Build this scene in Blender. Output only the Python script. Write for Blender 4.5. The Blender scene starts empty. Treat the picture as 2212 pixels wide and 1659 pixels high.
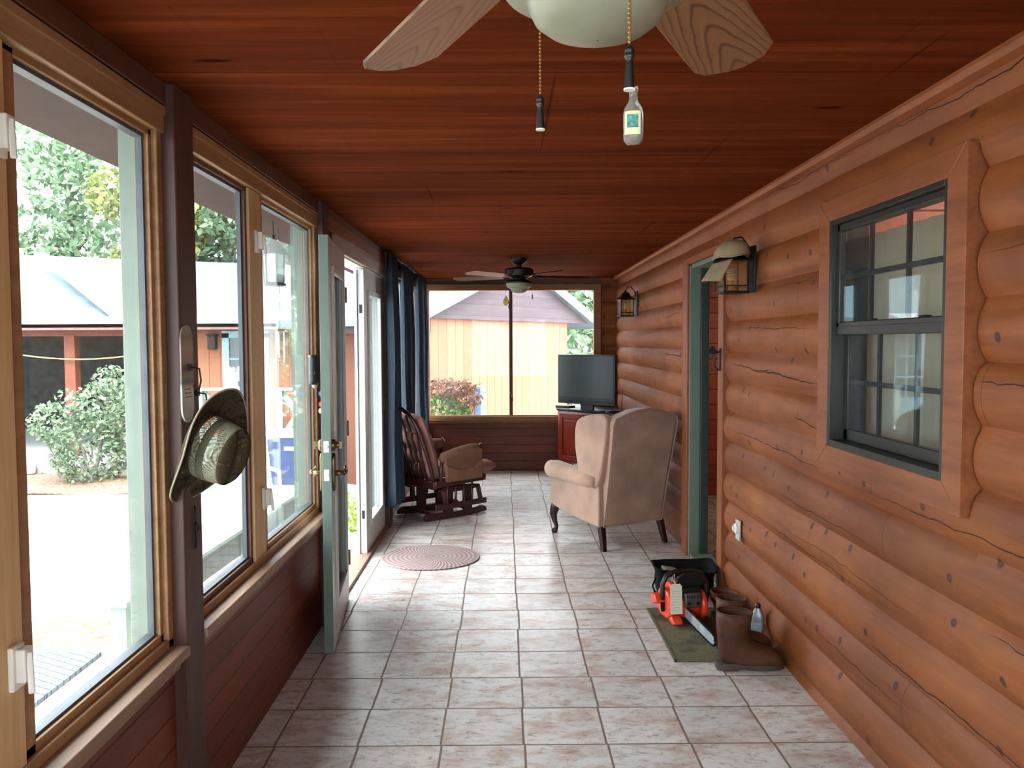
import bpy, bmesh, math, random
from mathutils import Vector, Matrix, Euler
random.seed(7)
PI = math.pi
S = bpy.context.scene
COL = S.collection

# ------------------------------------------------------------------ camera
cam = bpy.data.objects.new('camera', bpy.data.cameras.new('camera'))
COL.objects.link(cam)
F = 1783.9
cam.data.sensor_fit = 'HORIZONTAL'; cam.data.sensor_width = 36.0
cam.data.lens = 36.0 * F / 2212.0
cam.data.clip_start = 0.02; cam.data.clip_end = 200
_p, _y, _r = 0.0503, 0.00913, 0.00413
cam.matrix_world = (Matrix.Translation((0, 0, 1.52)) @ Matrix.Rotation(-_y, 4, 'Z')
                    @ Matrix.Rotation(PI / 2 - _p, 4, 'X') @ Matrix.Rotation(-_r, 4, 'Z'))
S.camera = cam
# ------------------------------------------------------------------ world, sun, exposure
w = bpy.data.worlds.new('overcast_sky'); S.world = w; w.use_nodes = True
nt = w.node_tree; nt.nodes.clear()
wo = nt.nodes.new('ShaderNodeOutputWorld'); wb = nt.nodes.new('ShaderNodeBackground')
tc = nt.nodes.new('ShaderNodeTexCoord'); sp = nt.nodes.new('ShaderNodeSeparateXYZ')
rp = nt.nodes.new('ShaderNodeValToRGB')
rp.color_ramp.elements[0].color = (0.80, 0.90, 1.0, 1); rp.color_ramp.elements[0].position = 0.0
rp.color_ramp.elements[1].color = (0.92, 0.97, 1.0, 1); rp.color_ramp.elements[1].position = 0.6
nt.links.new(tc.outputs['Generated'], sp.inputs[0]); nt.links.new(sp.outputs[2], rp.inputs[0])
nt.links.new(rp.outputs[0], wb.inputs[0]); wb.inputs[1].default_value = 5.6
nt.links.new(wb.outputs[0], wo.inputs[0])
sun = bpy.data.objects.new('sun', bpy.data.lights.new('sun', 'SUN')); COL.objects.link(sun)
sun.data.energy = 3.0; sun.data.angle = math.radians(25); sun.data.color = (1.0, 0.96, 0.9)
sun.rotation_euler = Euler((math.radians(42), 0, math.radians(20)))
S.view_settings.view_transform = 'Standard'; S.view_settings.look = 'None'
S.view_settings.exposure = 1.25; S.view_settings.gamma = 1.0; S.view_settings.use_curve_mapping = False
S.cycles.max_bounces = 10; S.cycles.diffuse_bounces = 6; S.cycles.glossy_bounces = 4
S.cycles.transparent_max_bounces = 16; S.cycles.transmission_bounces = 6
S.cycles.sample_clamp_indirect = 6.0
S.cycles.use_denoising = True
S.cycles.caustics_reflective = False; S.cycles.caustics_refractive = False

# ------------------------------------------------------------------ materials
def s2l(c):
    return tuple(((v / 255.0) / 12.92 if v / 255.0 <= 0.04045 else ((v / 255.0 + 0.055) / 1.055) ** 2.4) for v in c) + (1,)
class NT:
    def __init__(s, name):
        s.m = bpy.data.materials.new(name); s.m.use_nodes = True; s.t = s.m.node_tree; s.t.nodes.clear()
        s.out = s.n('ShaderNodeOutputMaterial'); s.b = s.n('ShaderNodeBsdfPrincipled')
        s.l(s.b.outputs[0], s.out.inputs[0])
    def n(s, t, **k):
        o = s.t.nodes.new(t)
        for a, v in k.items(): setattr(o, a, v)
        return o
    def l(s, a, b): s.t.links.new(a, b)
    def math(s, op, a, b=None, c=None):
        o = s.n('ShaderNodeMath', operation=op)
        for i, v in enumerate((a, b, c)):
            if v is None: continue
            if isinstance(v, (int, float)): o.inputs[i].default_value = v
            else: s.l(v, o.inputs[i])
        return o.outputs[0]
    def coord(s, scale=(1, 1, 1), loc=(0, 0, 0), rot=(0, 0, 0)):
        t = s.n('ShaderNodeTexCoord'); m = s.n('ShaderNodeMapping')
        s.l(t.outputs['Object'], m.inputs[0]); m.inputs[1].default_value = loc; m.inputs[2].default_value = rot; m.inputs[3].default_value = scale
        return m.outputs[0]
    def noise(s, vec, scale=5, detail=4, rough=.5, dist=0):
        o = s.n('ShaderNodeTexNoise'); s.l(vec, o.inputs['Vector'])
        o.inputs['Scale'].default_value = scale; o.inputs['Detail'].default_value = detail
        o.inputs['Roughness'].default_value = rough; o.inputs['Distortion'].default_value = dist
        return o.outputs['Fac']
    def ramp(s, fac, stops):
        o = s.n('ShaderNodeValToRGB'); e = o.color_ramp.elements
        while len(e) < len(stops): e.new(.5)
        for i, (p, c) in enumerate(stops):
            e[i].position = p; e[i].color = c if len(c) == 4 else tuple(c) + (1,)
        s.l(fac, o.inputs[0]); return o.outputs[0]
    def mix(s, fac, a, b, mode='MIX'):
        o = s.n('ShaderNodeMix', data_type='RGBA', blend_type=mode)
        for i, v in ((0, fac), (6, a), (7, b)):
            if isinstance(v, (int, float)): o.inputs[i].default_value = v
            elif isinstance(v, tuple): o.inputs[i].default_value = v
            else: s.l(v, o.inputs[i])
        return o.outputs[2]
    def bump(s, h, strength=.3, dist=.01):
        o = s.n('ShaderNodeBump'); s.l(h, o.inputs['Height']); o.inputs['Strength'].default_value = strength
        o.inputs['Distance'].default_value = dist; s.l(o.outputs[0], s.b.inputs['Normal'])
    def fin(s, col=None, rough=.5, metal=0, spec=.5):
        if col is not None:
            if isinstance(col, tuple): s.b.inputs['Base Color'].default_value = col
            else: s.l(col, s.b.inputs['Base Color'])
        if isinstance(rough, (int, float)): s.b.inputs['Roughness'].default_value = rough
        else: s.l(rough, s.b.inputs['Roughness'])
        s.b.inputs['Metallic'].default_value = metal; s.b.inputs['Specular IOR Level'].default_value = spec
        return s.m
def plain(name, c, rough=.6, metal=0, var=.12, scale=14, spec=.5, bump=0):
    t = NT(name); v = t.coord(); f = t.noise(v, scale, 4)
    c = s2l(c); d = tuple(x * (1 - var * 1.6) for x in c[:3]) + (1,); e = tuple(min(1, x * (1 + var)) for x in c[:3]) + (1,)
    col = t.ramp(f, [(.3, d), (.7, e)])
    if bump: t.bump(t.noise(v, scale * 6, 3), bump, .004)
    return t.fin(col, rough, metal, spec)
def wood(name, c1, c2, axis='X', rough=.5, fine=1.0, spec=.4, knots=0, bump=.15):
    t = NT(name); k = {'X': (1.2, 14, 14), 'Y': (14, 1.2, 14), 'Z': (14, 14, 1.2)}[axis]
    v = t.coord(k); f = t.noise(v, 1.6 * fine, 6, .6, .6); g = t.noise(v, 9 * fine, 3)
    col = t.ramp(f, [(.28, s2l(c1)), (.72, s2l(c2))])
    col = t.mix(t.math('MULTIPLY', g, .35), col, s2l(tuple(x * .55 for x in c1)))
    if knots:
        vo = t.n('ShaderNodeTexVoronoi'); t.l(t.coord((3, 3, 3)), vo.inputs['Vector']); vo.inputs['Scale'].default_value = knots
        col = t.mix(t.ramp(vo.outputs['Distance'], [(.05, (1, 1, 1)), (.1, (0, 0, 0))]), col, s2l(tuple(x * .35 for x in c1)))
    t.bump(g, bump, .003)
    return t.fin(col, rough, 0, spec)

ZS = 0.037; PITCH = 0.178
def log_mat(name, c1, c2, along='Y'):
    t = NT(name); tcn = t.n('ShaderNodeTexCoord'); sx = t.n('ShaderNodeSeparateXYZ'); t.l(tcn.outputs['Object'], sx.inputs[0])
    a = sx.outputs[1] if along == 'Y' else sx.outputs[0]; z = sx.outputs[2]
    row = t.math('FLOOR', t.math('DIVIDE', t.math('SUBTRACT', z, ZS), PITCH))
    wn = t.n('ShaderNodeTexWhiteNoise', noise_dimensions='1D'); t.l(row, wn.inputs['W']); rnd = wn.outputs['Value']
    k = (14, 1.0, 9) if along == 'Y' else (1.0, 14, 9)
    v = t.coord(k); big = t.noise(v, 1.0, 6, .6, .8); fine = t.noise(v, 7, 4, .6)
    iso = t.coord((1, 1, 1)); blot = t.noise(iso, 3.2, 5, .6)
    col = t.ramp(big, [(.25, s2l(c1)), (.75, s2l(c2))])
    col = t.mix(t.math('MULTIPLY', fine, .42), col, s2l(tuple(x * .6 for x in c1)))
    hs = t.n('ShaderNodeHueSaturation'); t.l(col, hs.inputs['Color']); t.l(t.math('ADD', t.math('MULTIPLY', rnd, .3), .85), hs.inputs['Value'])
    hs.inputs['Saturation'].default_value = 1.0; col = hs.outputs[0]
    # weathered grey blotches
    gm = t.ramp(blot, [(.5, (0, 0, 0)), (.72, (.4, .4, .4))])
    col = t.mix(gm, col, s2l((96, 58, 40)))
    # knots
    cb = t.n('ShaderNodeCombineXYZ'); t.l(a, cb.inputs[0]); t.l(z, cb.inputs[1])
    vo = t.n('ShaderNodeTexVoronoi', voronoi_dimensions='2D'); t.l(cb.outputs[0], vo.inputs['Vector']); vo.inputs['Scale'].default_value = 5.0
    wn2 = t.n('ShaderNodeSeparateColor'); t.l(vo.outputs['Color'], wn2.inputs[0])
    kd = t.math('ADD', vo.outputs['Distance'], t.math('MULTIPLY', t.noise(iso, 60, 2), .03))
    gate = t.math('GREATER_THAN', wn2.outputs[0], .5)
    km = t.math('MULTIPLY', t.ramp(kd, [(.068, (.9, .9, .9)), (.10, (0, 0, 0))]), gate)
    kc = t.math('MULTIPLY', t.ramp(kd, [(.03, (0, 0, 0)), (.045, (1, 1, 1))]), 1)
    col = t.mix(km, col, t.mix(kc, s2l((84, 48, 44)), s2l((46, 20, 17))))
    # butt joints between log lengths
    fr = t.math('FRACT', t.math('ADD', t.math('DIVIDE', a, 2.9), t.math('MULTIPLY', rnd, 7.3)))
    bj = t.math('LESS_THAN', fr, .0012)
    col = t.mix(t.math('MULTIPLY', bj, .7), col, s2l((40, 18, 12)))
    h = t.math('SUBTRACT', t.math('MULTIPLY', fine, .5), bj)
    t.bump(h, .35, .006)
    t.b.inputs['Coat Weight'].default_value = .05; t.b.inputs['Coat Roughness'].default_value = .35
    return t.fin(col, t.math('ADD', t.math('MULTIPLY', blot, .25), .42), 0, .3)

def glass(name, tint=(1, 1, 1), dirt_haze=.04, gloss=1.0):
    t = NT(name); t.t.nodes.remove(t.b)
    tr = t.n('ShaderNodeBsdfTransparent'); tr.inputs[0].default_value = tuple(tint) + (1,)
    gl = t.n('ShaderNodeBsdfGlossy'); gl.inputs['Roughness'].default_value = .02
    df = t.n('ShaderNodeBsdfDiffuse'); df.inputs[0].default_value = (.75, .78, .8, 1)
    ge = t.n('ShaderNodeNewGeometry'); dp = t.n('ShaderNodeVectorMath', operation='DOT_PRODUCT'); t.l(ge.outputs['Normal'], dp.inputs[0]); t.l(ge.outputs['Incoming'], dp.inputs[1])
    cs = t.math('ABSOLUTE', dp.outputs['Value'])
    fr = t.math('ADD', t.math('MULTIPLY', t.math('POWER', t.math('SUBTRACT', 1.0, cs), 5), .9), .04)
    m1 = t.n('ShaderNodeMixShader'); m2 = t.n('ShaderNodeMixShader')
    t.l(t.math('MULTIPLY', fr, gloss), m1.inputs[0]); t.l(tr.outputs[0], m1.inputs[1]); t.l(gl.outputs[0], m1.inputs[2])
    d = t.math('MULTIPLY', t.ramp(t.noise(t.coord((1, 1, 1)), 9, 5, .6), [(.35, (.3, .3, .3)), (.75, (1, 1, 1))]), dirt_haze)
    t.l(d, m2.inputs[0]); t.l(m1.outputs[0], m2.inputs[1]); t.l(df.outputs[0], m2.inputs[2]); t.l(m2.outputs[0], t.out.inputs[0])
    return t.m

def tile_mat():
    t = NT('floor_tile'); T = .3145; tcn = t.n('ShaderNodeTexCoord'); sx = t.n('ShaderNodeSeparateXYZ'); t.l(tcn.outputs['Object'], sx.inputs[0])
    wob = t.noise(t.coord((1, 1, 1)), 3, 1)
    u = t.math('DIVIDE', t.math('SUBTRACT', sx.outputs[0], .068), T); v = t.math('DIVIDE', t.math('SUBTRACT', sx.outputs[1], 3.05), T)
    iv = t.math('FLOOR', v); wn0 = t.n('ShaderNodeTexWhiteNoise', noise_dimensions='1D'); t.l(iv, wn0.inputs['W'])
    u = t.math('ADD', u, t.math('MULTIPLY', t.math('SUBTRACT', wn0.outputs['Value'], .5), .035))
    du = t.math('ABSOLUTE', t.math('SUBTRACT', t.math('FRACT', u), .5)); dv = t.math('ABSOLUTE', t.math('SUBTRACT', t.math('FRACT', v), .5))
    d = t.math('MAXIMUM', du, dv)
    g = t.ramp(d, [(.484, (0, 0, 0)), (.489, (1, 1, 1))])
    cb = t.n('ShaderNodeCombineXYZ'); t.l(t.math('FLOOR', u), cb.inputs[0]); t.l(iv, cb.inputs[1])
    wn = t.n('ShaderNodeTexWhiteNoise', noise_dimensions='2D'); t.l(cb.outputs[0], wn.inputs['Vector'])
    off = t.n('ShaderNodeVectorMath', operation='SCALE'); t.l(wn.outputs['Color'], off.inputs[0]); off.inputs['Scale'].default_value = 9
    va = t.n('ShaderNodeVectorMath', operation='ADD'); t.l(t.coord((1, 1.7, 1)), va.inputs[0]); t.l(off.outputs[0], va.inputs[1])
    n1 = t.noise(va.outputs[0], 5.5, 6, .62, .5); n2 = t.noise(va.outputs[0], 22, 4, .7, .8)
    col = t.ramp(n1, [(.28, s2l((158, 126, 114))), (.41, s2l((184, 168, 158))), (.52, s2l((202, 199, 196))), (.78, s2l((212, 212, 212)))])
    col = t.mix(t.ramp(n2, [(.38, (.5, .5, .5)), (.5, (0, 0, 0))]), col, s2l((146, 122, 112)))
    hs = t.n('ShaderNodeHueSaturation'); t.l(col, hs.inputs['Color']); t.l(t.math('ADD', t.math('MULTIPLY', wn.outputs['Value'], .16), .9), hs.inputs['Value'])
    col = t.mix(g, hs.outputs[0], s2l((118, 98, 88)))
    h = t.math('SUBTRACT', t.math('MULTIPLY', n2, .25), g)
    t.bump(h, .4, .004)
    return t.fin(col, t.math('ADD', t.math('MULTIPLY', g, .4), t.math('ADD', t.math('MULTIPLY', n2, .2), .2)), 0, .5)

def ceil_mat():
    t = NT('rough_sawn_ceiling'); tcn = t.n('ShaderNodeTexCoord'); sx = t.n('ShaderNodeSeparateXYZ'); t.l(tcn.outputs['Object'], sx.inputs[0])
    v = t.math('DIVIDE', t.math('SUBTRACT', sx.outputs[1], 2.336), .972)
    pid = t.math('FLOOR', v); wn = t.n('ShaderNodeTexWhiteNoise', noise_dimensions='1D'); t.l(pid, wn.inputs['W'])
    d = t.math('ABSOLUTE', t.math('SUBTRACT', t.math('FRACT', v), .5)); g = t.ramp(d, [(.4965, (0, 0, 0)), (.4985, (1, 1, 1))])
    n1 = t.noise(t.coord((.45, 9, 1)), 1.5, 6, .62, .35); n2 = t.noise(t.coord((2.5, 45, 1)), 1.6, 4, .6)
    col = t.ramp(n1, [(.25, s2l((80, 32, 12))), (.5, s2l((106, 46, 20))), (.75, s2l((138, 68, 34)))])
    col = t.mix(t.math('MULTIPLY', n2, .4), col, s2l((52, 14, 6)))
    n3 = t.noise(t.coord((40, .5, 1), (0, 0, 0), (0, 0, .18)), 1.0, 2); k = t.ramp(n3, [(.7, (0, 0, 0)), (.76, (.6, .6, .6))])
    col = t.mix(k, col, s2l((40, 12, 6)))
    vo = t.n('ShaderNodeTexVoronoi', voronoi_dimensions='2D'); t.l(t.coord((.9, 3.2, 1)), vo.inputs['Vector']); vo.inputs['Scale'].default_value = .45
    col = t.mix(t.ramp(vo.outputs['Distance'], [(.012, (.9, .9, .9)), (.024, (0, 0, 0))]), col, s2l((22, 7, 4)))
    hs = t.n('ShaderNodeHueSaturation'); t.l(col, hs.inputs['Color']); t.l(t.math('ADD', t.math('MULTIPLY', wn.outputs['Value'], .25), .87), hs.inputs['Value'])
    col = t.mix(g, hs.outputs[0], s2l((26, 9, 5)))
    t.bump(t.math('SUBTRACT', t.math('MULTIPLY', n2, .6), g), .35, .004)
    return t.fin(col, .8, 0, .02)

def plank_mat(name, c1, c2, period=.098, z0=.03, axis='Y', vertical=False, grain=None, dark=(36, 16, 10), rough=.5):
    t = NT(name); tcn = t.n('ShaderNodeTexCoord'); sx = t.n('ShaderNodeSeparateXYZ'); t.l(tcn.outputs['Object'], sx.inputs[0])
    q = sx.outputs[{'X': 0, 'Y': 1, 'Z': 2}[axis] if vertical else 2]
    v = t.math('DIVIDE', t.math('SUBTRACT', q, z0), period); pid = t.math('FLOOR', v)
    wn = t.n('ShaderNodeTexWhiteNoise', noise_dimensions='1D'); t.l(pid, wn.inputs['W'])
    d = t.math('ABSOLUTE', t.math('SUBTRACT', t.math('FRACT', v), .5)); g = t.ramp(d, [(.47, (0, 0, 0)), (.49, (1, 1, 1))])
    k = (12, 12, 1) if vertical else ((1, 12, 12) if axis == 'X' else (12, 1, 12))
    n1 = t.noise(t.coord(k), 1.6, 5, .6, .5)
    col = t.ramp(n1, [(.25, s2l(c1)), (.75, s2l(c2))])
    hs = t.n('ShaderNodeHueSaturation'); t.l(col, hs.inputs['Color']); t.l(t.math('ADD', t.math('MULTIPLY', wn.outputs['Value'], .22), .89), hs.inputs['Value'])
    col = t.mix(g, hs.outputs[0], s2l(dark))
    t.bump(t.math('SUBTRACT', t.math('MULTIPLY', n1, .3), g), .5, .006)
    return t.fin(col, rough, 0, .4)

M = {}
M['log'] = log_mat('orange_log', (116, 58, 27), (160, 92, 46))
M['logx'] = log_mat('far_corner_log', (116, 58, 27), (160, 92, 46), 'X')
M['tile'] = tile_mat(); M['ceil'] = ceil_mat()
M['knee'] = plank_mat('knee_wall_planks_side', (92, 38, 20), (120, 54, 30), .098, .03, 'Y')
M['kneex'] = plank_mat('knee_wall_planks_end', (92, 38, 20), (120, 54, 30), .098, .02, 'X')
M['trim'] = wood('orange_trim_wood', (120, 62, 32), (156, 90, 50), 'Z', knots=.8)
M['trimy'] = wood('orange_trim_wood_long', (120, 62, 32), (156, 90, 50), 'Y', knots=.8)
M['dark'] = wood('dark_stained_wood_long', (82, 46, 32), (112, 66, 46), 'Y')
M['darkx'] = wood('dark_stained_wood_cross', (92, 52, 36), (124, 74, 52), 'X')
M['post'] = wood('dark_post_wood', (62, 38, 30), (88, 56, 44), 'Z')
M['sill'] = wood('sill_wood', (136, 104, 84), (170, 138, 116), 'Y')
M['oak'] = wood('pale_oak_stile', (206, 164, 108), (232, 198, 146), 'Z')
M['oakd'] = wood('darker_oak_frame', (150, 108, 70), (184, 142, 98), 'Y')  # oak tone darker than the pale stiles
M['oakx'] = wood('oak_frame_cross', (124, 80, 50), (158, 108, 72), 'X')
M['wvinyl'] = plain('pale_green_white_vinyl', (116, 130, 118), .55, var=.05)
M['track'] = plain('grey_metal_track', (74, 82, 88), .5, .1)
M['glass'] = glass('window_glass', (.97, .99, .985), .05)
M['glassd'] = glass('door_glass', (.97, .985, .98), .03)
M['glassf'] = glass('end_window_glass', (.97, .985, .98), .10, .3)  # extra diffuse white paints a veil of haze over the end panes
M['glassr'] = glass('house_window_glass', (.86, .9, .9), .03, 1.1)
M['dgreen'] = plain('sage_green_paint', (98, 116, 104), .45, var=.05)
M['dgreend'] = plain('dark_green_paint', (44, 56, 48), .5, var=.05)  # darker green of the door edge
M['dgrey'] = plain('taupe_grey_paint', (172, 164, 150), .45, var=.04)
M['dwhite'] = plain('white_door_paint', (200, 206, 204), .42, var=.03)
M['brass'] = plain('antique_brass', (124, 106, 78), .35, .8, var=.1)
M['nickel'] = plain('worn_latch_metal', (224, 220, 208), .45, 0, var=.05)
M['black'] = plain('black_plastic', (14, 14, 16), .4, var=.1)
M['iron'] = plain('black_iron', (24, 22, 20), .45, .4, var=.2)
M['bronze'] = plain('dark_bronze_window', (44, 42, 38), .4, .2, var=.1)
t = NT('grey_window_blind'); t.fin(s2l((206, 206, 192)), .8); tl = t.n('ShaderNodeBsdfTranslucent'); tl.inputs[0].default_value = s2l((206, 206, 192)); mx = t.n('ShaderNodeMixShader'); mx.inputs[0].default_value = .45
t.l(t.b.outputs[0], mx.inputs[1]); t.l(tl.outputs[0], mx.inputs[2]); t.l(mx.outputs[0], t.out.inputs[0]); M['blind'] = t.m
M['denim'] = None

# ------------------------------------------------------------------ mesh builder
class MB:
    def __init__(s): s.v = []; s.f = []
    def add(s, vs, fs, mat=None):
        o = len(s.v)
        for p in vs:
            p = Vector(p)
            s.v.append(mat @ p if mat else p)
        s.f += [tuple(i + o for i in f) for f in fs]; return s
    def box(s, x0, x1, y0, y1, z0, z1, mat=None):
        return s.add([(x0, y0, z0), (x1, y0, z0), (x1, y1, z0), (x0, y1, z0), (x0, y0, z1), (x1, y0, z1), (x1, y1, z1), (x0, y1, z1)],
                     [(0, 3, 2, 1), (4, 5, 6, 7), (0, 1, 5, 4), (1, 2, 6, 5), (2, 3, 7, 6), (3, 0, 4, 7)], mat)
    def bar(s, a, b, w, h, up=(0, 0, 1)):
        a = Vector(a); b = Vector(b); d = (b - a); L = d.length; d.normalize(); up = Vector(up)
        if abs(d.dot(up)) > .98: up = Vector((0, 1, 0))
        x = d.cross(up).normalized(); z = x.cross(d)
        m = Matrix((x, d, z)).transposed().to_4x4(); m.translation = a
        return s.box(-w / 2, w / 2, 0, L, -h / 2, h / 2, m)
    def loft(s, rings, closed=False, caps=True):
        n = len(rings[0]); o = len(s.v)
        for r in rings: s.v += [Vector(p) for p in r]
        R = len(rings)
        for i in range(R if closed else R - 1):
            for j in range(n):
                a = o + i * n + j; b = o + i * n + (j + 1) % n; i2 = (i + 1) % R
                s.f.append((a, b, o + i2 * n + (j + 1) % n, o + i2 * n + j))
        if caps and not closed:
            s.f.append(tuple(o + j for j in range(n - 1, -1, -1))); s.f.append(tuple(o + (R - 1) * n + j for j in range(n)))
        return s
    def tube(s, pts, r, n=10, closed=False, sx=1.0):
        pts = [Vector(p) for p in pts]; rings = []; N = len(pts); prev = None
        for i, p in enumerate(pts):
            if closed: d = pts[(i + 1) % N] - pts[i - 1]
            else: d = pts[min(i + 1, N - 1)] - pts[max(i - 1, 0)]
            if d.length < 1e-9: d = Vector((0, 0, 1))
            d.normalize()
            if prev is None:
                u = Vector((0, 0, 1)) if abs(d.z) < .9 else Vector((1, 0, 0)); x = d.cross(u).normalized()
            else: x = (prev - d * prev.dot(d)).normalized()
            prev = x; y = d.cross(x); rr = r[i] if isinstance(r, (list, tuple)) else r
            rings.append([p + (x * math.cos(2 * PI * k / n) * sx + y * math.sin(2 * PI * k / n)) * rr for k in range(n)])
        return s.loft(rings, closed)
    def lathe(s, prof, n=24, mat=None, cap=True):
        rings = [[(r * math.cos(2 * PI * k / n), r * math.sin(2 * PI * k / n), z) for k in range(n)] for r, z in prof]
        if mat: rings = [[mat @ Vector(p) for p in r] for r in rings]
        return s.loft(rings, caps=cap)
    def prism(s, poly, fn, a, b):
        """poly: 2D outline; fn(u,v,t)->3D; extruded from t=a to t=b"""
        return s.loft([[fn(u, v, a) for u, v in poly], [fn(u, v, b) for u, v in poly]])
    def grid(s, fn, nu, nv):
        o = len(s.v)
        for i in range(nu + 1):
            for j in range(nv + 1): s.v.append(Vector(fn(i / nu, j / nv)))
        for i in range(nu):
            for j in range(nv):
                a = o + i * (nv + 1) + j; s.f.append((a, a + nv + 1, a + nv + 2, a + 1))
        return s
    def ob(s, name, mat, parent=None, bevel=0, smooth=None, sub=0, solid=0, seg=2):
        me = bpy.data.meshes.new(name); me.from_pydata([tuple(p) for p in s.v], [], s.f); me.update()
        bm = bmesh.new(); bm.from_mesh(me); bmesh.ops.recalc_face_normals(bm, faces=bm.faces); bm.to_mesh(me); bm.free()
        o = bpy.data.objects.new(name, me); COL.objects.link(o)
        me.materials.append(M[mat] if isinstance(mat, str) else mat)
        if parent: o.parent = parent
        if solid:
            m = o.modifiers.new('solid', 'SOLIDIFY'); m.thickness = solid; m.offset = 0
        if bevel:
            m = o.modifiers.new('bevel', 'BEVEL'); m.width = bevel; m.segments = seg; m.limit_method = 'ANGLE'; m.angle_limit = math.radians(35)
        if sub:
            m = o.modifiers.new('sub', 'SUBSURF'); m.levels = sub; m.render_levels = sub
        if smooth or sub or (bevel and smooth is None):
            me.polygons.foreach_set('use_smooth', [True] * len(me.polygons))
            if not sub and smooth != 'all':
                try: me.set_sharp_from_angle(angle=math.radians(40))
                except Exception: pass
        return o
def thing(name, label, cat, loc=(0, 0, 0), rz=0, group=None, kind=None):
    o = bpy.data.objects.new(name, None); COL.objects.link(o); o.location = loc; o.rotation_euler = (0, 0, rz); o.empty_display_size = .1
    return tag(o, label, cat, group, kind)
def tag(o, label=None, cat=None, group=None, kind=None):
    if label: o['label'] = label
    if cat: o['category'] = cat
    if group: o['group'] = group
    if kind: o['kind'] = kind
    return o
def struct(o, label=None): o['kind'] = 'structure'; return tag(o, label)
def copy_tree(o, parent=None):
    c = o.copy(); COL.objects.link(c)
    if parent: c.parent = parent
    for ch in [x for x in o.children]: copy_tree(ch, c)
    return c
def circ(r, n=16, cx=0, cy=0, a0=0): return [(cx + r * math.cos(a0 + 2 * PI * k / n), cy + r * math.sin(a0 + 2 * PI * k / n)) for k in range(n)]
XY = lambda u, v, t: (u, v, t)
XZ = lambda u, v, t: (u, t, v)
YZ = lambda u, v, t: (t, u, v)
def at(px, py, Y):      # point of the place seen at that pixel, Y metres down the porch
    return Vector(((px - 1089) / 1784 * Y, Y, 1.52 - (py - 740) / 1784 * Y))

# ================================================================== THE SETTING
Y0, Y1 = -1.5, 9.72
CZ = 2.27
struct(MB().box(-1.16, 1.42, Y0, Y1, -.06, 0).ob('floor', 'tile'), 'mottled beige and rose ceramic tile floor with dark grout')
struct(MB().box(-1.1, 1.45, Y0, Y1 + .1, CZ, CZ + .03).ob('ceiling', 'ceil'), 'rough sawn red brown wooden ceiling')

# ---- right wall of rounded log siding
def logx(z, jit=0.0):
    k = ((z - ZS) / PITCH) % 1.0
    u = (k - .5) * .178; R = .155
    return 1.330 - (math.sqrt(max(R * R - u * u, 0)) - math.sqrt(R * R - .089 ** 2)) + jit
def log_piece(mb, y0, y1, z0, z1, along='Y', flip=1, face=None, x0=None):
    zs = [z0]; z = ZS + math.floor((z0 - ZS) / PITCH) * PITCH
    st = PITCH / 10
    while z < z1 - 1e-4:
        if z > z0 + 1e-4: zs.append(z)
        z += st
    zs.append(z1)
    n = max(1, int((y1 - y0) / .3)); rings = []
    for i in range(n + 1):
        y = y0 + (y1 - y0) * i / n; ring = []
        for z in zs:
            row = math.floor((z - ZS) / PITCH); j = .0035 * math.sin(y * 2.1 + row * 2.7) + .0025 * math.sin(y * 5.3 + row)
            x = logx(z, j)
            ring.append((x, y, z) if along == 'Y' else (y, face + (x - 1.30), z))
        if along == 'Y': ring += [(1.37, y, z1), (1.37, y, z0)]
        else: ring += [(y, face + .06, z1), (y, face + .06, z0)]
        rings.append(ring)
    mb.loft(rings)
m = MB()
for y0, y1, z0, z1 in ((Y0, 2.272, 0, CZ), (2.272, 3.36, 0, 1.03), (2.272, 3.36, 2.06, CZ), (3.36, 4.865, 0, CZ), (4.865, 5.95, 2.09, CZ), (5.95, Y1, 0, CZ)):
    log_piece(m, y0, y1, z0, z1)
for y0, y1, z0, z1 in ((Y0, 2.34, 0, CZ), (2.34, 3.29, 0, 1.06), (2.34, 3.29, 2.03, CZ), (3.29, 4.97, 0, CZ), (4.97, 5.78, 2.08, CZ), (5.78, Y1, 0, CZ)):
    m.box(1.368, 1.43, y0, y1, z0, z1)
wrt = struct(m.ob('wall_right', 'log', smooth=True), 'orange log siding wall with knots and drying cracks')
def crack(mb, y0, y1, z0, z1, w_, seed):
    R_ = random.Random(seed); n = max(6, int(abs(y1 - y0) / .03)); top = []; bot = []; dz = 0
    for i in range(n + 1):
        f = i / n; y = y0 + (y1 - y0) * f; dz = dz * .82 + R_.uniform(-.0045, .0045); z = z0 + (z1 - z0) * f + dz
        row = math.floor((z - ZS) / PITCH); x = logx(z, .0035 * math.sin(y * 2.1 + row * 2.7) + .0025 * math.sin(y * 5.3 + row)) - .0016
        h = w_ * (.15 + math.sin(PI * f) ** .7) * R_.uniform(.6, 1.2)
        top.append((x, y, z + h)); bot.append((x, y, z - h))
    v = top + bot; k = n + 1; mb.add(v, [(i, i + 1, k + i + 1, k + i) for i in range(n)])
m = MB()
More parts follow.
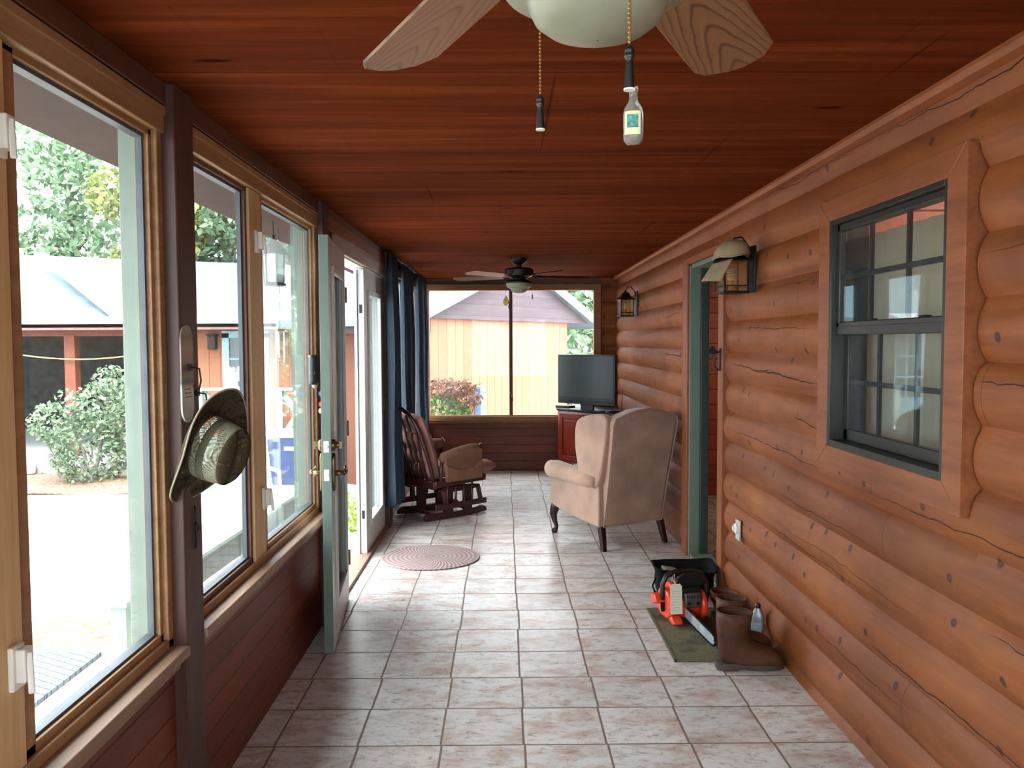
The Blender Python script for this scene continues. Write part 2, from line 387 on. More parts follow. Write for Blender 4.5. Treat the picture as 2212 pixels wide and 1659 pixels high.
for q in ((4.72, 3.40, 1.395, 1.335, .0032, 1), (4.30, 3.95, 1.365, 1.375, .0016, 2), (4.68, 3.38, 1.02, .985, .0018, 3), (3.70, 3.38, 1.19, 1.15, .0022, 4), (2.25, 1.6, 1.405, 1.39, .002, 5), (6.75, 6.0, 1.425, 1.405, .0030, 6),
          (7.9, 6.9, 1.60, 1.61, .0016, 7), (6.9, 6.1, 1.72, 1.74, .0020, 8), (8.9, 8.2, 1.20, 1.19, .002, 9), (4.6, 3.5, 1.59, 1.575, .0014, 10), (4.1, 3.4, 1.78, 1.79, .0012, 11), (3.9, 2.9, .80, .79, .0014, 12), (4.4, 3.0, .62, .60, .0012, 13),
          (2.9, 1.9, .44, .43, .0022, 14), (3.5, 2.6, .30, .31, .0012, 15), (3.0, 1.6, .98, .97, .0013, 16), (2.2, 1.5, .72, .71, .0020, 17), (2.26, 1.4, 1.76, 1.77, .0012, 18), (3.9, 2.5, .66, .645, .0010, 19), (2.9, 1.7, 2.225, 2.222, .0016, 20), (4.2, 3.1, 2.228, 2.225, .0013, 21)):
    crack(m, *q)
m.ob('drying_cracks', plain('dark_crack', (30, 12, 7), .9), wrt)
struct(MB().prism([(1.262, CZ), (1.262, CZ - .012), (1.272, CZ - .028), (1.30, CZ - .036), (1.345, CZ - .036), (1.345, CZ)], lambda u, v, t: (u, t, v), Y0, Y1).ob('trim_1', 'trimy'), 'narrow wooden trim where log wall meets ceiling')

# ---- far wall
fw = struct(thing('wall_far', None, None, (0, 0, 0)))
MB().box(-1.0, 1.14, 9.72, 9.80, 0, .62).ob('knee_wall', 'kneex', fw)
MB().box(-1.0, 1.14, 9.72, 9.80, 2.18, CZ).ob('header', 'darkx', fw)
m = MB(); log_piece(m, 1.12, 1.31, 0, CZ, 'X', face=9.70); m.box(1.12, 1.4, 9.75, 9.82, 0, CZ)
m.ob('log_siding', 'logx', fw, smooth=True)
MB().box(-1.05, -.985, 9.70, 9.82, 0, CZ).ob('corner_board', 'darkx', fw)
wf = struct(thing('window_6', 'wide two pane window in the end wall', None))
m = MB()
m.box(-.985, -.875, 9.665, 9.76, .60, 2.18).box(1.048, 1.13, 9.665, 9.76, .60, 2.18).box(-.985, 1.13, 9.66, 9.76, 2.127, 2.20)
m.ob('window_frame', 'oakx', wf, bevel=.004)
MB().box(-.985, 1.13, 9.64, 9.76, .60, .655).ob('window_sill', 'oakx', wf, bevel=.006)
MB().box(-.875, 1.048, 9.655, 9.70, .645, .668).ob('bottom_rail', 'oakx', wf, bevel=.003)
MB().box(.058, .098, 9.68, 9.74, .66, 2.127).ob('mullion', 'dark', wf, bevel=.003)
MB().box(.075, .1, 9.664, 9.684, .83, .88).bar((.08, 9.672, .88), (.065, 9.65, .93), .012, .01).ob('latch', 'iron', wf, bevel=.002)
MB().box(-.875, .07, 9.722, 9.727, .66, 2.127).ob('pane', 'glassf', wf)
MB().box(.09, 1.048, 9.710, 9.715, .66, 2.127).ob('pane', 'glassf', wf)
struct(MB().box(-.985, 1.13, 9.655, 9.72, .575, .60).ob('trim_2', 'trimy', bevel=.004))
wbk = struct(thing('wall_back', None, None))
MB().box(-1.1, 1.43, Y0 - .08, Y0, 0, .62).box(-1.1, -.9, Y0 - .08, Y0, .62, CZ).box(1.1, 1.43, Y0 - .08, Y0, .62, CZ).box(-.9, 1.1, Y0 - .08, Y0, 2.14, CZ).ob('knee_wall', 'kneex', wbk)
w7 = struct(thing('window_7', 'unseen wide window added behind the camera to light the room', None))  # unseen window, added to bring more light onto camera-facing surfaces
MB().box(-.9, -.84, Y0 - .06, Y0 + .02, .62, 2.14).box(1.04, 1.1, Y0 - .06, Y0 + .02, .62, 2.14).box(-.84, 1.04, Y0 - .06, Y0 + .02, .62, .67).box(-.84, 1.04, Y0 - .06, Y0 + .02, 2.09, 2.14).box(.08, .12, Y0 - .05, Y0 + .01, .67, 2.09).ob('window_frame', 'oakx', w7)
MB().box(-.84, 1.04, Y0 - .03, Y0 - .025, .67, 2.09).ob('pane', 'glass', w7)

# ---- left wall: bays of windows between posts
lw = struct(thing('wall_left', None, None))
bays = [(-1.5, .47), (.61, 2.42), (2.56, 4.37), (6.88, 9.70)]
m = MB()
for a, b in bays: m.box(-1.07, -.985, a, b, 0, .60)
m.box(-1.07, -.985, 4.51, 4.79, 0, CZ)
m.ob('knee_wall', 'knee', lw)
m = MB()
m.box(-1.08, -.97, Y0, Y1, 2.205, CZ).ob('header', 'dark', lw, bevel=.004)
m = MB()
for a, b in bays: m.box(-1.12, -1.05, a, b, -.5, .62).box(-1.12, -1.05, a, b, 2.15, 2.35)
m.box(-1.12, -1.05, 4.37, 4.86, -.5, 2.35)
m.box(-1.12, -1.05, 4.86, 6.76, -.5, -.02).box(-1.12, -1.05, 4.86, 6.76, 2.08, 2.35)
m.ob('outer_cladding', 'dgreen', lw)
for i, (a, b) in enumerate(((.47, .61), (2.42, 2.56), (4.37, 4.51), (6.74, 6.88))):
    struct(MB().box(-1.04, -.944, a, b, 0, CZ).ob('post_%s' % ('near', 'hat', 'door', 'curtain')[i], 'post', bevel=.006),
           ('dark square wooden post nearest the camera', 'dark square wooden post that carries the camouflage hat', 'dark square wooden post behind the open door', 'dark square wooden post beside the curtains')[i])
    struct(MB().box(-1.098, -1.045, a - .03, b + .03, -.5, 2.3).ob('trim_%d' % (3 + i), 'wvinyl', bevel=.004), 'pale painted outside casing behind the post')
def latch(mb, y, z, x=-.99, s=1):
    mb.box(x, x + .012, y - .022, y + .022, z - .045, z + .045)
    mb.box(x + .01, x + .03, y - .012, y + .02, z - .03, z + .038)
    mb.bar((x + .03, y + .004, z + .03), (x + .042, y - .012, z - .05), .012, .01)
def left_window(idx, a, b, m0, m1, lat=(), label=''):
    wd = struct(thing('window_%d' % idx, label, None))
    mb = MB()      # dark inner frame round the bay
    mb.box(-1.045, -.985, a, a + .035, .625, 2.2).box(-1.045, -.985, b - .035, b, .625, 2.2)
    mb.box(-1.045, -.975, a, b, 2.125, 2.2).box(-1.045, -.97, a, b, 2.175, 2.2)
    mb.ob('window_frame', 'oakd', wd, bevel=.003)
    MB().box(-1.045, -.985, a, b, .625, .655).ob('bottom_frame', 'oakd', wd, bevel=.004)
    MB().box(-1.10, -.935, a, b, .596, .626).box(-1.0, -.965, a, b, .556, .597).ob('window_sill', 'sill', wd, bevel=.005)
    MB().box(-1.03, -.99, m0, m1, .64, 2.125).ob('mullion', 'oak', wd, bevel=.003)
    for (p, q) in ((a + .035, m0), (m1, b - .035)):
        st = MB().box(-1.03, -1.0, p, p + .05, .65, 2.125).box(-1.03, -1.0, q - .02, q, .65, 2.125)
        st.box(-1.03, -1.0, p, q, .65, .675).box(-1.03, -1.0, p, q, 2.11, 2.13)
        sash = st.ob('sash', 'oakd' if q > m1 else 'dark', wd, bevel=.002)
        tr = MB().box(-1.04, -1.005, p + .05, p + .058, .675, 2.11).box(-1.03, -1.014, q - .032, q - .02, .675, 2.11)
        tr.box(-1.04, -1.012, p + .05, q - .02, .668, .682).box(-1.04, -1.012, p + .05, q - .02, 2.10, 2.115)
        tr.ob('glazing_strip', 'track', sash)
        MB().box(-1.022, -1.018, p + .04, q - .02, .67, 2.115).ob('pane', 'glass', sash)
    for y, z in lat:
        lb = MB(); latch(lb, y, z); lb.ob('latch', 'nickel', wd, bevel=.003)
    return wd
left_window(1, -1.5, .47, -.6, -.47, (), 'window bay behind the camera on the garden side')
left_window(2, .61, 2.42, 1.53, 1.676, ((1.64, .872), (1.64, 1.93)), 'nearest window bay on the garden side')
left_window(3, 2.56, 4.37, 3.247, 3.403, ((3.33, 1.925), (3.365, .888)), 'window bay between the hat post and the open door')
left_window(4, 6.88, 9.70, 8.25, 8.38, (), 'window bay behind the blue curtains')

# ---- french door opening
d1 = struct(thing('door_1', 'painted frame of the french doors', None))
m = MB(); m.box(-1.10, -.985, 4.85, 4.872, 0, 2.07).box(-1.10, -.985, 6.742, 6.76, 0, 2.07).box(-1.10, -.985, 4.85, 6.76, 2.045, 2.075)
m.ob('door_frame', 'dwhite', d1, bevel=.003)
m = MB(); m.box(-.99, -.965, 4.775, 4.86, 0, 2.055).box(-.99, -.965, 6.752, 6.80, 0, 2.055).box(-.99, -.965, 4.775, 6.80, 2.055, 2.145)
m.ob('casing', 'dgrey', d1, bevel=.004)
MB().box(-1.14, -.955, 4.86, 6.75, -.01, .022).ob('threshold', 'sill', d1, bevel=.005)
struct(MB().box(-1.0, -.962, 4.52, 6.80, 2.145, 2.225).ob('trim_7', 'trimy', bevel=.004), 'reddish board over the french doors')
def door_leaf(idx, label, loc, rz, handles, label2=None):
    W, H, T = .9, 2.035, .044
    d = struct(thing('door_%d' % idx, label, None, loc, rz))
    x0, x1, z0, z1 = .165, .735, .21, 1.885
    m = MB()
    m.box(0, x0, -T / 2, T / 2, .012, H).box(x1, W - .002, -T / 2, T / 2, .012, H).box(x0, x1, -T / 2, T / 2, .012, z0).box(x0, x1, -T / 2, T / 2, z1, H)
    m.ob('door_panel', 'dwhite', d)
    MB().box(W - .003, W, -T / 2 + .001, T / 2 - .001, .012, H).ob('edge_strip', 'dgreen' if handles else 'dwhite', d)
    for s in (-1, 1):
        y = s * T / 2
        b = MB()
        for (ax, bx, az, bz) in ((x0 - .02, x0 + .018, z0 - .02, z1 + .02), (x1 - .018, x1 + .02, z0 - .02, z1 + .02), (x0 + .018, x1 - .018, z0 - .02, z0 + .018), (x0 + .018, x1 - .018, z1 - .018, z1 + .02)):
            b.box(ax, bx, min(y - s * .004, y + s * .012), max(y - s * .004, y + s * .012), az, bz)
        b.ob('glazing_bead', 'dwhite', d, bevel=.004)
    MB().box(x0, x1, -.004, .004, z0, z1).ob('pane', 'glassd', d)
    if handles:
        for z, h in ((1.023, .055), (.885, .055)):
            MB().box(W, W + .002, -.0125, .0125, z - h / 2, z + h / 2).lathe([(.009, 0), (.008, .006)], 12, Matrix.Translation((W, 0, z)) @ Matrix.Rotation(PI / 2, 4, 'Y')).ob('lock_plate', 'nickel', d)
        for s in (-1, 1):
            y = s * T / 2; xc = W - .062
            R = Matrix.Translation((xc, y, 0)) @ Matrix.Rotation(-s * PI / 2, 4, 'X')
            pl = [(-.022, -.085), (.022, -.085), (.03, -.07), (.034, -.02), (.03, .03), (.034, .07), (.026, .088), (0, .1), (-.026, .088), (-.034, .07), (-.03, .03), (-.034, -.02), (-.03, -.07)]
            e = MB().prism([(xc + u, .885 + v) for u, v in pl], XZ, y, y + s * .014).ob('escutcheon', 'brass', d, bevel=.004)
            le = MB().tube([(xc, y + s * .01, .885), (xc, y + s * .05, .885)], .014, 14).tube([(xc, y + s * .055, .885), (xc - .03, y + s * .06, .888), (xc - .08, y + s * .058, .884), (xc - .115, y + s * .05, .892), (xc - .12, y + s * .05, .905)], [.012, .012, .010, .009, .006], 10)
            le.ob('lever_handle', 'brass', e, smooth='all')
            db = MB().lathe([(.03, 0), (.03, .012), (.022, .02), (.016, .024), (.016, .034), (.001, .035)], 20, Matrix.Translation((xc, y, 1.023)) @ Matrix.Rotation(-s * PI / 2, 4, 'X'))
            db.box(xc - .006, xc + .006, min(y + s * .03, y + s * .048), max(y + s * .03, y + s * .048), 1.005, 1.041).ob('deadbolt', 'brass', d, smooth=True)
    else:
        for z, h in ((1.06, .06), (.94, .06)):
            MB().box(W, W + .002, -.012, .014, z - h / 2, z + h / 2).box(W + .001, W + .003, -.004, .006, z - .012, z + .012).ob('strike_plate', 'nickel', d)
        for z in (1.76, .3):
            MB().box(W, W + .002, -.01, .01, z - .03, z + .03).ob('flush_bolt', 'iron', d)
        MB().box(W - .03, W + .02, -T / 2 - .022, -T / 2 - .001, .01, H).ob('astragal', 'dwhite', d, bevel=.003)
        MB().box(W - .02, W + .004, -T / 2 - .008, -T / 2, .02, H - .02).ob('weatherstrip', 'black', d)
    for z in (.25, 1.02, 1.8):
        MB().tube([(-.006, T / 2 + .004, z - .045), (-.006, T / 2 + .004, z + .045)], .007, 10).ob('hinge', 'brass', d)
    return d
door_leaf(2, 'open glazed french door leaf swung back against the windows', (-.952, 4.852, 0), math.atan2(-.894, .094), True)
door_leaf(3, 'closed glazed french door leaf next to the blue curtains', (-1.008, 6.735, 0), -PI / 2, False)

# ---- window in the log wall
wr = struct(thing('window_5', 'double hung dark window with grids in the log wall', None))
def mitred(mb, y0, y1, z0, z1, yi0, yi1, zi0, zi1, x0, x1):
    for q in (((y0, z0), (yi0, zi0), (yi0, zi1), (y0, z1)), ((y1, z0), (yi1, zi0), (yi1, zi1), (y1, z1)), ((y0, z0), (y1, z0), (yi1, zi0), (yi0, zi0)), ((y0, z1), (y1, z1), (yi1, zi1), (yi0, zi1))):
        mb.prism(q, lambda u, v, t: (t, u, v), x0, x1)
    return mb
mitred(MB(), 2.285, 3.35, 1.022, 2.07, 2.386, 3.245, 1.11, 1.986, 1.274, 1.36).ob('casing', 'trimy', wr, bevel=.003)
m = MB(); m.box(1.275, 1.42, 2.376, 2.402, 1.10, 1.996).box(1.275, 1.42, 3.22, 3.255, 1.10, 1.996).box(1.275, 1.42, 2.402, 3.22, 1.10, 1.135).box(1.275, 1.42, 2.402, 3.22, 1.968, 1.996)
m.ob('window_frame', 'bronze', wr, bevel=.002)
def sash(z0, z1, x, r):
    s = MB(); y0, y1 = 2.402, 3.22
    s.box(x - .014, x + .014, y0, y0 + r, z0, z1).box(x - .014, x + .014, y1 - r, y1, z0, z1).box(x - .014, x + .014, y0, y1, z0, z0 + r * 1.3).box(x - .014, x + .014, y0, y1, z1 - r, z1)
    so = s.ob('sash', 'bronze', wr, bevel=.003)
    g = MB()
    for k in (1, 2):
        yy = y0 + (y1 - y0) * k / 3; g.box(x - .005, x + .006, yy - .009, yy + .009, z0 + r, z1 - r)
    zm = (z0 + z1) / 2; g.box(x - .005, x + .006, y0 + r, y1 - r, zm - .009, zm + .009)
    g.ob('muntin_grid', 'bronze', so)
    MB().box(x - .0095, x - .0065, y0 + r * .5, y1 - r * .5, z0 + r * .5, z1 - r * .5).ob('pane', 'glassr', so)
    return so
sash(1.56, 1.968, 1.31, .026); sash(1.135, 1.59, 1.345, .034)
for y in (2.62, 3.0): MB().box(1.318, 1.345, y - .03, y + .03, 1.588, 1.602).ob('sash_lock', 'iron', wr, bevel=.003)
struct(MB().box(1.2955, 1.324, 2.402, 3.22, 1.543, 1.578).ob('trim_8', 'bronze', bevel=.003), 'dark meeting rail of the log wall window')

# ---- doorway into the house
d4 = struct(thing('door_4', 'sage green door frame of the doorway into the house', None))
MB().box(1.288, 1.36, 4.862, 4.972, 0, 2.06).ob('casing', 'trim', d4, bevel=.003)
MB().box(1.285, 1.36, 5.80, 5.955, 0, 2.075).ob('casing', 'trim', d4, bevel=.003)
MB().box(1.29, 1.37, 4.862, 5.955, 2.06, 2.105).ob('head_casing', 'trimy', d4, bevel=.003)
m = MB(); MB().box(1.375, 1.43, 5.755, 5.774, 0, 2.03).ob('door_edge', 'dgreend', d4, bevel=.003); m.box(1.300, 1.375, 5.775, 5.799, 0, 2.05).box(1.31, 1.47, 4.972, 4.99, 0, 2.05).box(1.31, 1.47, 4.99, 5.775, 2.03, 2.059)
m.ob('door_frame', 'dgreen', d4, bevel=.003)
MB().box(1.305, 1.46, 4.972, 5.775, 0, .022).ob('threshold', 'dgreen', d4, bevel=.004)
struct(MB().box(1.47, 1.50, 4.972, 5.775, 0, .04).ob('trim_9', 'dark', bevel=.004))

# ---- rooms of the house behind the log wall
M['inner'] = plank_mat('inner_red_boards', (132, 60, 34), (168, 84, 50), .15, 0, 'Y')
hz = struct(thing('wall_house', None, None))
MB().box(3.6, 3.7, 1.2, 8.2, 0, 2.6).box(1.43, 3.7, 8.1, 8.2, 0, 2.6).box(1.43, 3.7, 1.1, 1.2, 0, 2.6).ob('boards', 'inner', hz)
MB().box(1.43, 3.6, 3.7, 3.78, 0, 2.6).ob('partition', 'inner', hz)
struct(MB().box(1.43, 3.7, 1.1, 8.2, -.06, 0).ob('floor_house', 'tile'))
struct(MB().box(1.43, 3.7, 1.1, 8.2, 2.6, 2.66).ob('ceiling_house', 'ceil'))
lamp = bpy.data.objects.new('house_lamp', bpy.data.lights.new('house_lamp', 'POINT')); COL.objects.link(lamp)
lamp.data.energy = 45; lamp.data.color = (1, .8, .6); lamp.data.shadow_soft_size = .12; lamp.location = (2.6, 2.6, 2.2)
hall_fill = bpy.data.objects.new('hall_fill_light', lamp.data.copy()); COL.objects.link(hall_fill); hall_fill.data.energy = 10; hall_fill.location = (2.8, 6.9, 1.6)  # second light has no visible source, added so the red boards show
bl = MB().grid(lambda u, v: (1.455 + .006 * math.sin(u * 60), 2.42 + u * 1.0, .85 + v * 1.09), 90, 4).ob('window_blind', 'blind', None, solid=.003, smooth='all')
tag(bl, 'pale grey blind hanging inside the dark double hung window', 'blind')

# ---- porch roof outside
struct(MB().prism([(-1.02, 2.30), (-1.52, 2.215), (-1.52, 2.33), (-1.0, 2.45)], lambda u, v, t: (u, t, v), -2, 9.9).ob('porch_eaves', plain('brown_soffit', (60, 42, 34), .8)), 'brown boarded eaves over the windows')
struct(MB().box(-1.05, 4, -2, 9.9, 2.66, 2.72).ob('porch_roof', 'dark'))

# ================================================================== THINGS INDOORS
M['uph'] = plain('tan_velvet_upholstery', (166, 134, 116), .85, var=.16, scale=5, spec=.15)
M['uph'].node_tree.nodes['Principled BSDF'].inputs['Sheen Weight'].default_value = .35
M['cherry'] = wood('cherry_wood', (112, 32, 20), (152, 52, 32), 'Z', rough=.3, spec=.5, bump=.05)
M['mahog'] = wood('dark_mahogany', (38, 18, 16), (58, 28, 24), 'Z', rough=.35, spec=.5, bump=.05)
M['rocker'] = wood('dark_cherry_glider_wood', (50, 22, 22), (74, 34, 32), 'Z', rough=.33, spec=.5, bump=.04)
M['cush'] = plain('mauve_brown_cushion', (150, 112, 100), .9, var=.12, scale=8, spec=.1)
M['armpad'] = plain('brown_arm_cover', (118, 86, 68), .9, var=.14, scale=9, spec=.1)
M['opal'] = plain('alabaster_bowl_glass', (132, 132, 112), .4, var=.12, scale=7)
M['chain'] = plain('brass_ball_chain', (150, 120, 70), .35, .9)
M['camo'] = None

# ---- ceiling fans
def blade_mat():
    t = NT('cathedral_grain_blade'); v = t.coord((1, 1, 1)); sx = t.n('ShaderNodeSeparateXYZ'); t.l(v, sx.inputs[0])
    wob = t.math('MULTIPLY', t.math('SUBTRACT', t.noise(t.coord((9, 30, 1)), 1, 3), .5), .012)
    y = t.math('ADD', sx.outputs[1], wob); yy = t.math('POWER', t.math('ABSOLUTE', y), 1.6)
    f = t.math('ADD', t.math('MULTIPLY', yy, 110), t.math('MULTIPLY', sx.outputs[0], -3.6))
    r = t.math('FRACT', t.math('MULTIPLY', f, 3.2))
    g = t.noise(t.coord((3, 260, 1)), 1, 3)
    c = t.ramp(r, [(.0, s2l((134, 98, 62))), (.62, s2l((124, 88, 54))), (.8, s2l((74, 48, 28))), (.92, s2l((124, 90, 56)))])
    c = t.mix(t.math('MULTIPLY', g, .35), c, s2l((98, 66, 42)))
    return t.fin(c, .42, 0, .5)
M['blade'] = blade_mat()
M['bladed'] = wood('dark_fan_blade', (70, 42, 34), (96, 60, 48), 'X', rough=.35)
def make_fan(name, label, cx, cy, ztop, zb, R, n, rot, bowl_r, bowl_z, blade, motor_r, pitch, chains, root=.16, wid=.125, names=()):
    f = thing(name, label, 'ceiling fan', (cx, cy, 0))
    MB().lathe([(.03, ztop), (.075, ztop), (.075, ztop - .015), (.05, ztop - .05), (.022, ztop - .06), (.022, zb + .06)], 28).ob('canopy', 'iron', f, smooth=True)
    MB().lathe([(.03, zb + .075), (motor_r * .8, zb + .07), (motor_r, zb + .055), (motor_r, zb + .01), (motor_r * .96, zb), (motor_r * .6, zb - .018), (.05, zb - .022)], 36).ob('motor_housing', 'iron', f, smooth=True)
    MB().lathe([(.055, zb - .015), (.06, zb - .03), (.06, bowl_z + .03), (bowl_r * .8, bowl_z + .028), (bowl_r * 1.02, bowl_z + .012), (bowl_r * 1.02, bowl_z), (bowl_r * .5, bowl_z)], 36).ob('light_kit', 'iron', f, smooth=True)
    b = bowl_r; z = bowl_z
    k = .58
    MB().lathe([(b * .98, z + .006), (b, z - b * .10), (b * .97, z - b * .2), (b * .88, z - b * .32), (b * .74, z - b * .385), (b * .68, z - b * .40), (b * .66, z - b * .415), (b * .655, z - b * .47), (b * .60, z - b * .58), (b * .48, z - b * .67), (b * .28, z - b * .74), (b * .08, z - b * .77), (.001, z - b * .77)], 40, cap=False).ob('glass_bowl', 'opal', f, smooth='all')
    proto = None
    for i in range(n):
        a = rot[i] if isinstance(rot, tuple) else rot + 2 * PI * i / n
        if proto is None:
            o = [(root, -wid * .36), (root + .02, -wid * .42), (R - .06, -wid * .5), (R - .015, -wid * .32), (R, -wid * .05), (R - .004, wid * .15), (R - .03, wid * .42), (R - .06, wid * .5), (root + .02, wid * .42), (root, wid * .36)]
            proto = MB().prism(o, XY, -.003, .003).ob('blade', blade, f, bevel=.0015)
            br = MB().prism([(.06, -.02), (.1, -.016), (root, -.04), (root + .05, -.045), (root + .07, 0), (root + .05, .045), (root, .04), (.1, .016), (.06, .02)], XY, .003, .008)
            bo = br.ob('blade_bracket', 'iron', proto, bevel=.002); bobj = proto
        else:
            bobj = proto.copy(); COL.objects.link(bobj); bobj.parent = f
            c = bo.copy(); COL.objects.link(c); c.parent = bobj
        bobj.location = (0, 0, zb - .004); bobj.rotation_euler = Euler((pitch, 0, a), 'XYZ')
    for (x, y, za, zb2, lp) in chains:
        c = MB(); zz = za
        c.tube([(x * .75, y * .75, za + .004), (x, y, za), (x, y, zb2 + lp)], .0009, 6)
        while zz > zb2 + lp: c.lathe([(.0002, -.0019), (.0019, 0), (.0002, .0019)], 6, Matrix.Translation((x, y, zz))); zz -= .0042
        co = c.ob('pull_chain', 'chain', f)
        if lp > 0:
            P = Matrix.Translation((x, y, zb2)); r = lp / .043 * .0055 if lp < .05 else .006
            MB().lathe([(r * .45, 0), (r, 0), (r * .98, lp * .03), (r * .62, lp * .62), (r * .58, lp * .66), (r * .9, lp * .70), (r * .95, lp * .76), (r * .7, lp * .80), (r * .95, lp * .84), (r * .6, lp * .93), (r * .2, lp)], 16, P).ob('chain_pull', 'black', co, smooth='all')
            MB().lathe([(r * .55, -.0006), (r * 1.04, -.0006), (r * 1.04, .0008), (r * .55, .0008)], 16, P).ob('pull_rim', 'nickel', co)
    return f
make_fan('ceiling_fan', 'near ceiling fan with alabaster bowl, oak blades and two black pulls', .097, .863, CZ, 2.0, .671, 6,
         tuple(PI / 2 + math.radians(x) for x in (26, -28, -90, -150, 150, 88)), .108, 1.912, 'blade', .1, math.radians(-13),
         [(-.054, .107, 1.93, 1.766, .040), (.016, -.113, 1.905, 1.7453, .040)], wid=.135)
make_fan('ceiling_fan', 'far dark ceiling fan with a small white bowl before the end window', .134, 7.4, CZ, 2.11, .66, 5, math.radians(12), .115, 2.045, 'bladed', .13, math.radians(13),
         [(-.12, -.08, 2.06, 1.925, 0), (.12, .02, 2.06, 1.905, .045)])
# ornaments on the pull chains
bt = thing('glass_bottle', 'tiny labelled clear glass bottle hanging under the right black fan pull', 'bottle', (.119, .766, 1.7005), math.radians(-14))
t = NT('bottle_glass'); t.b.inputs['Transmission Weight'].default_value = .85; t.b.inputs['IOR'].default_value = 1.3; M['bglass'] = t.fin(s2l((226, 226, 214)), .08)
MB().lathe([(.001, 0), (.006, .0005), (.0088, .004), (.0092, .010), (.0092, .028), (.0082, .033), (.005, .038), (.0038, .041), (.0038, .048), (.0046, .0485), (.0046, .052), (.001, .052)], 24, Matrix.Diagonal((1, .7, 1, 1))).ob('bottle_body', 'bglass', bt, smooth='all')
lb = MB().grid(lambda u, v: (.0094 * math.sin((u - .5) * 1.7) - .0002, -.00675 * math.cos((u - .5) * 1.7) - .0002, .008 + v * .021), 10, 2).ob('label', plain('cream_paper_label', (206, 204, 150), .7, var=.04), bt, solid=.0003)
MB().grid(lambda u, v: (.0097 * math.sin((u - .5) * 1.1), -.00695 * math.cos((u - .5) * 1.1) - .0004, .014 + v * .012), 8, 2).ob('picture', plain('teal_label_picture', (70, 128, 120), .6, var=.5, scale=260), lb, solid=.0003)
MB().tube([(0, 0, .051), (.001, 0, .055), (-.006, -.010, .047)], .0005, 5).ob('hanging_thread', 'chain', bt)
yo = thing('pull_ornament', 'yellow oval ornament hanging from the far ceiling fan', 'ornament', (.014, 7.32, 1.84))
MB().lathe([(.001, 0), (.03, .004), (.03, .008), (.001, .012)], 24, Matrix.Translation((0, 0, .04)) @ Matrix.Rotation(PI / 2, 4, 'X') @ Matrix.Diagonal((.75, 1.25, 1, 1))).ob('oval_disk', plain('yellow_plastic', (196, 176, 60), .5), yo, smooth=True)
MB().tube([(0, 0, .075), (0, 0, .09)], .002, 6).tube([(.0, -.004, .085), (.012, 0, .075), (.02, 0, .05), (.03, 0, .02), (.026, 0, -.02)], .004, 6).ob('ribbon', 'iron', yo)

# ---- wing chair
def rounded(poly, n=2):
    for _ in range(n):
        q = []
        for i in range(len(poly)):
            a = poly[i]; b = poly[(i + 1) % len(poly)]
            q += [(a[0] * .75 + b[0] * .25, a[1] * .75 + b[1] * .25), (a[0] * .25 + b[0] * .75, a[1] * .25 + b[1] * .75)]
        poly = q
    return poly
ch = thing('wing_chair', 'tan velvet wingback armchair with dark curved legs seen from behind', 'armchair', (.794, 6.375, 0), math.radians(29))
def backfn(u, v, t): return (u, -.29 - .20 * (v - .2) + t, v)
bp = [(-.27, .17), (.27, .17), (.275, .5), (.285, .75), (.295, .93), (.28, .975), (.2, 1.0), (.1, 1.03), (0, 1.04), (-.1, 1.03), (-.2, 1.0), (-.28, .975), (-.295, .93), (-.285, .75), (-.275, .5)]
MB().prism(bp, backfn, -.045, .09).ob('backrest', 'uph', ch, bevel=.022, seg=4)
MB().tube([backfn(u * 1.0, v, -.046) for u, v in bp], .005, 8, closed=True).ob('piping', 'uph', ch, smooth='all')
for s in (-1, 1):
    wg = rounded([(-.45, .955), (-.40, 1.0), (-.30, 1.0), (-.20, .985), (-.09, .95), (-.06, .87), (-.06, .74), (-.09, .62), (-.12, .50), (-.33, .42), (-.40, .7)], 2)
    MB().prism(wg, lambda u, v, t, s=s: (s * (t + .02 * max(0, (u + .4)) / .3), u, v), .255, .325).ob('wing', 'uph', ch, bevel=.018, seg=4)
    sd = [(-.33, .17), (.12, .205), (.28, .235), (.335, .26), (.335, .36), (.30, .42), (.29, .5), (-.33, .52)]
    MB().prism(sd, lambda u, v, t, s=s: (s * t, u, v), .245, .315).ob('side_panel', 'uph', ch, bevel=.012, seg=3)
    MB().tube([(s * .30, -.30, .50), (s * .305, -.15, .51), (s * .31, .05, .52), (s * .315, .22, .53), (s * .315, .31, .525), (s * .315, .345, .52)], [.05, .062, .066, .07, .066, .035], 20, sx=1.0).ob('armrest', 'uph', ch, smooth='all')
    MB().tube([(s * .27, .30, .26), (s * .275, .325, .20), (s * .275, .345, .15), (s * .27, .335, .10), (s * .265, .315, .06), (s * .265, .325, .025), (s * .267, .345, .012), (s * .267, .352, .008)], [.032, .036, .03, .021, .016, .018, .026, .018], 14).ob('leg', 'mahog', ch, smooth='all')
    MB().loft([[(s * .27 + a, -.30 + b, .19) for a, b in ((-.024, -.024), (.024, -.024), (.024, .024), (-.024, .024))], [(s * .285 + a, -.355 + b, 0) for a, b in ((-.017, -.017), (.017, -.017), (.017, .017), (-.017, .017))]]).ob('leg', 'mahog', ch, bevel=.003)
MB().box(-.26, .26, -.30, .31, .19, .36).ob('seat_base', 'uph', ch, bevel=.02, seg=3)
MB().box(-.245, .245, -.24, .33, .35, .47).ob('seat_cushion', 'uph', ch, bevel=.035, seg=4)

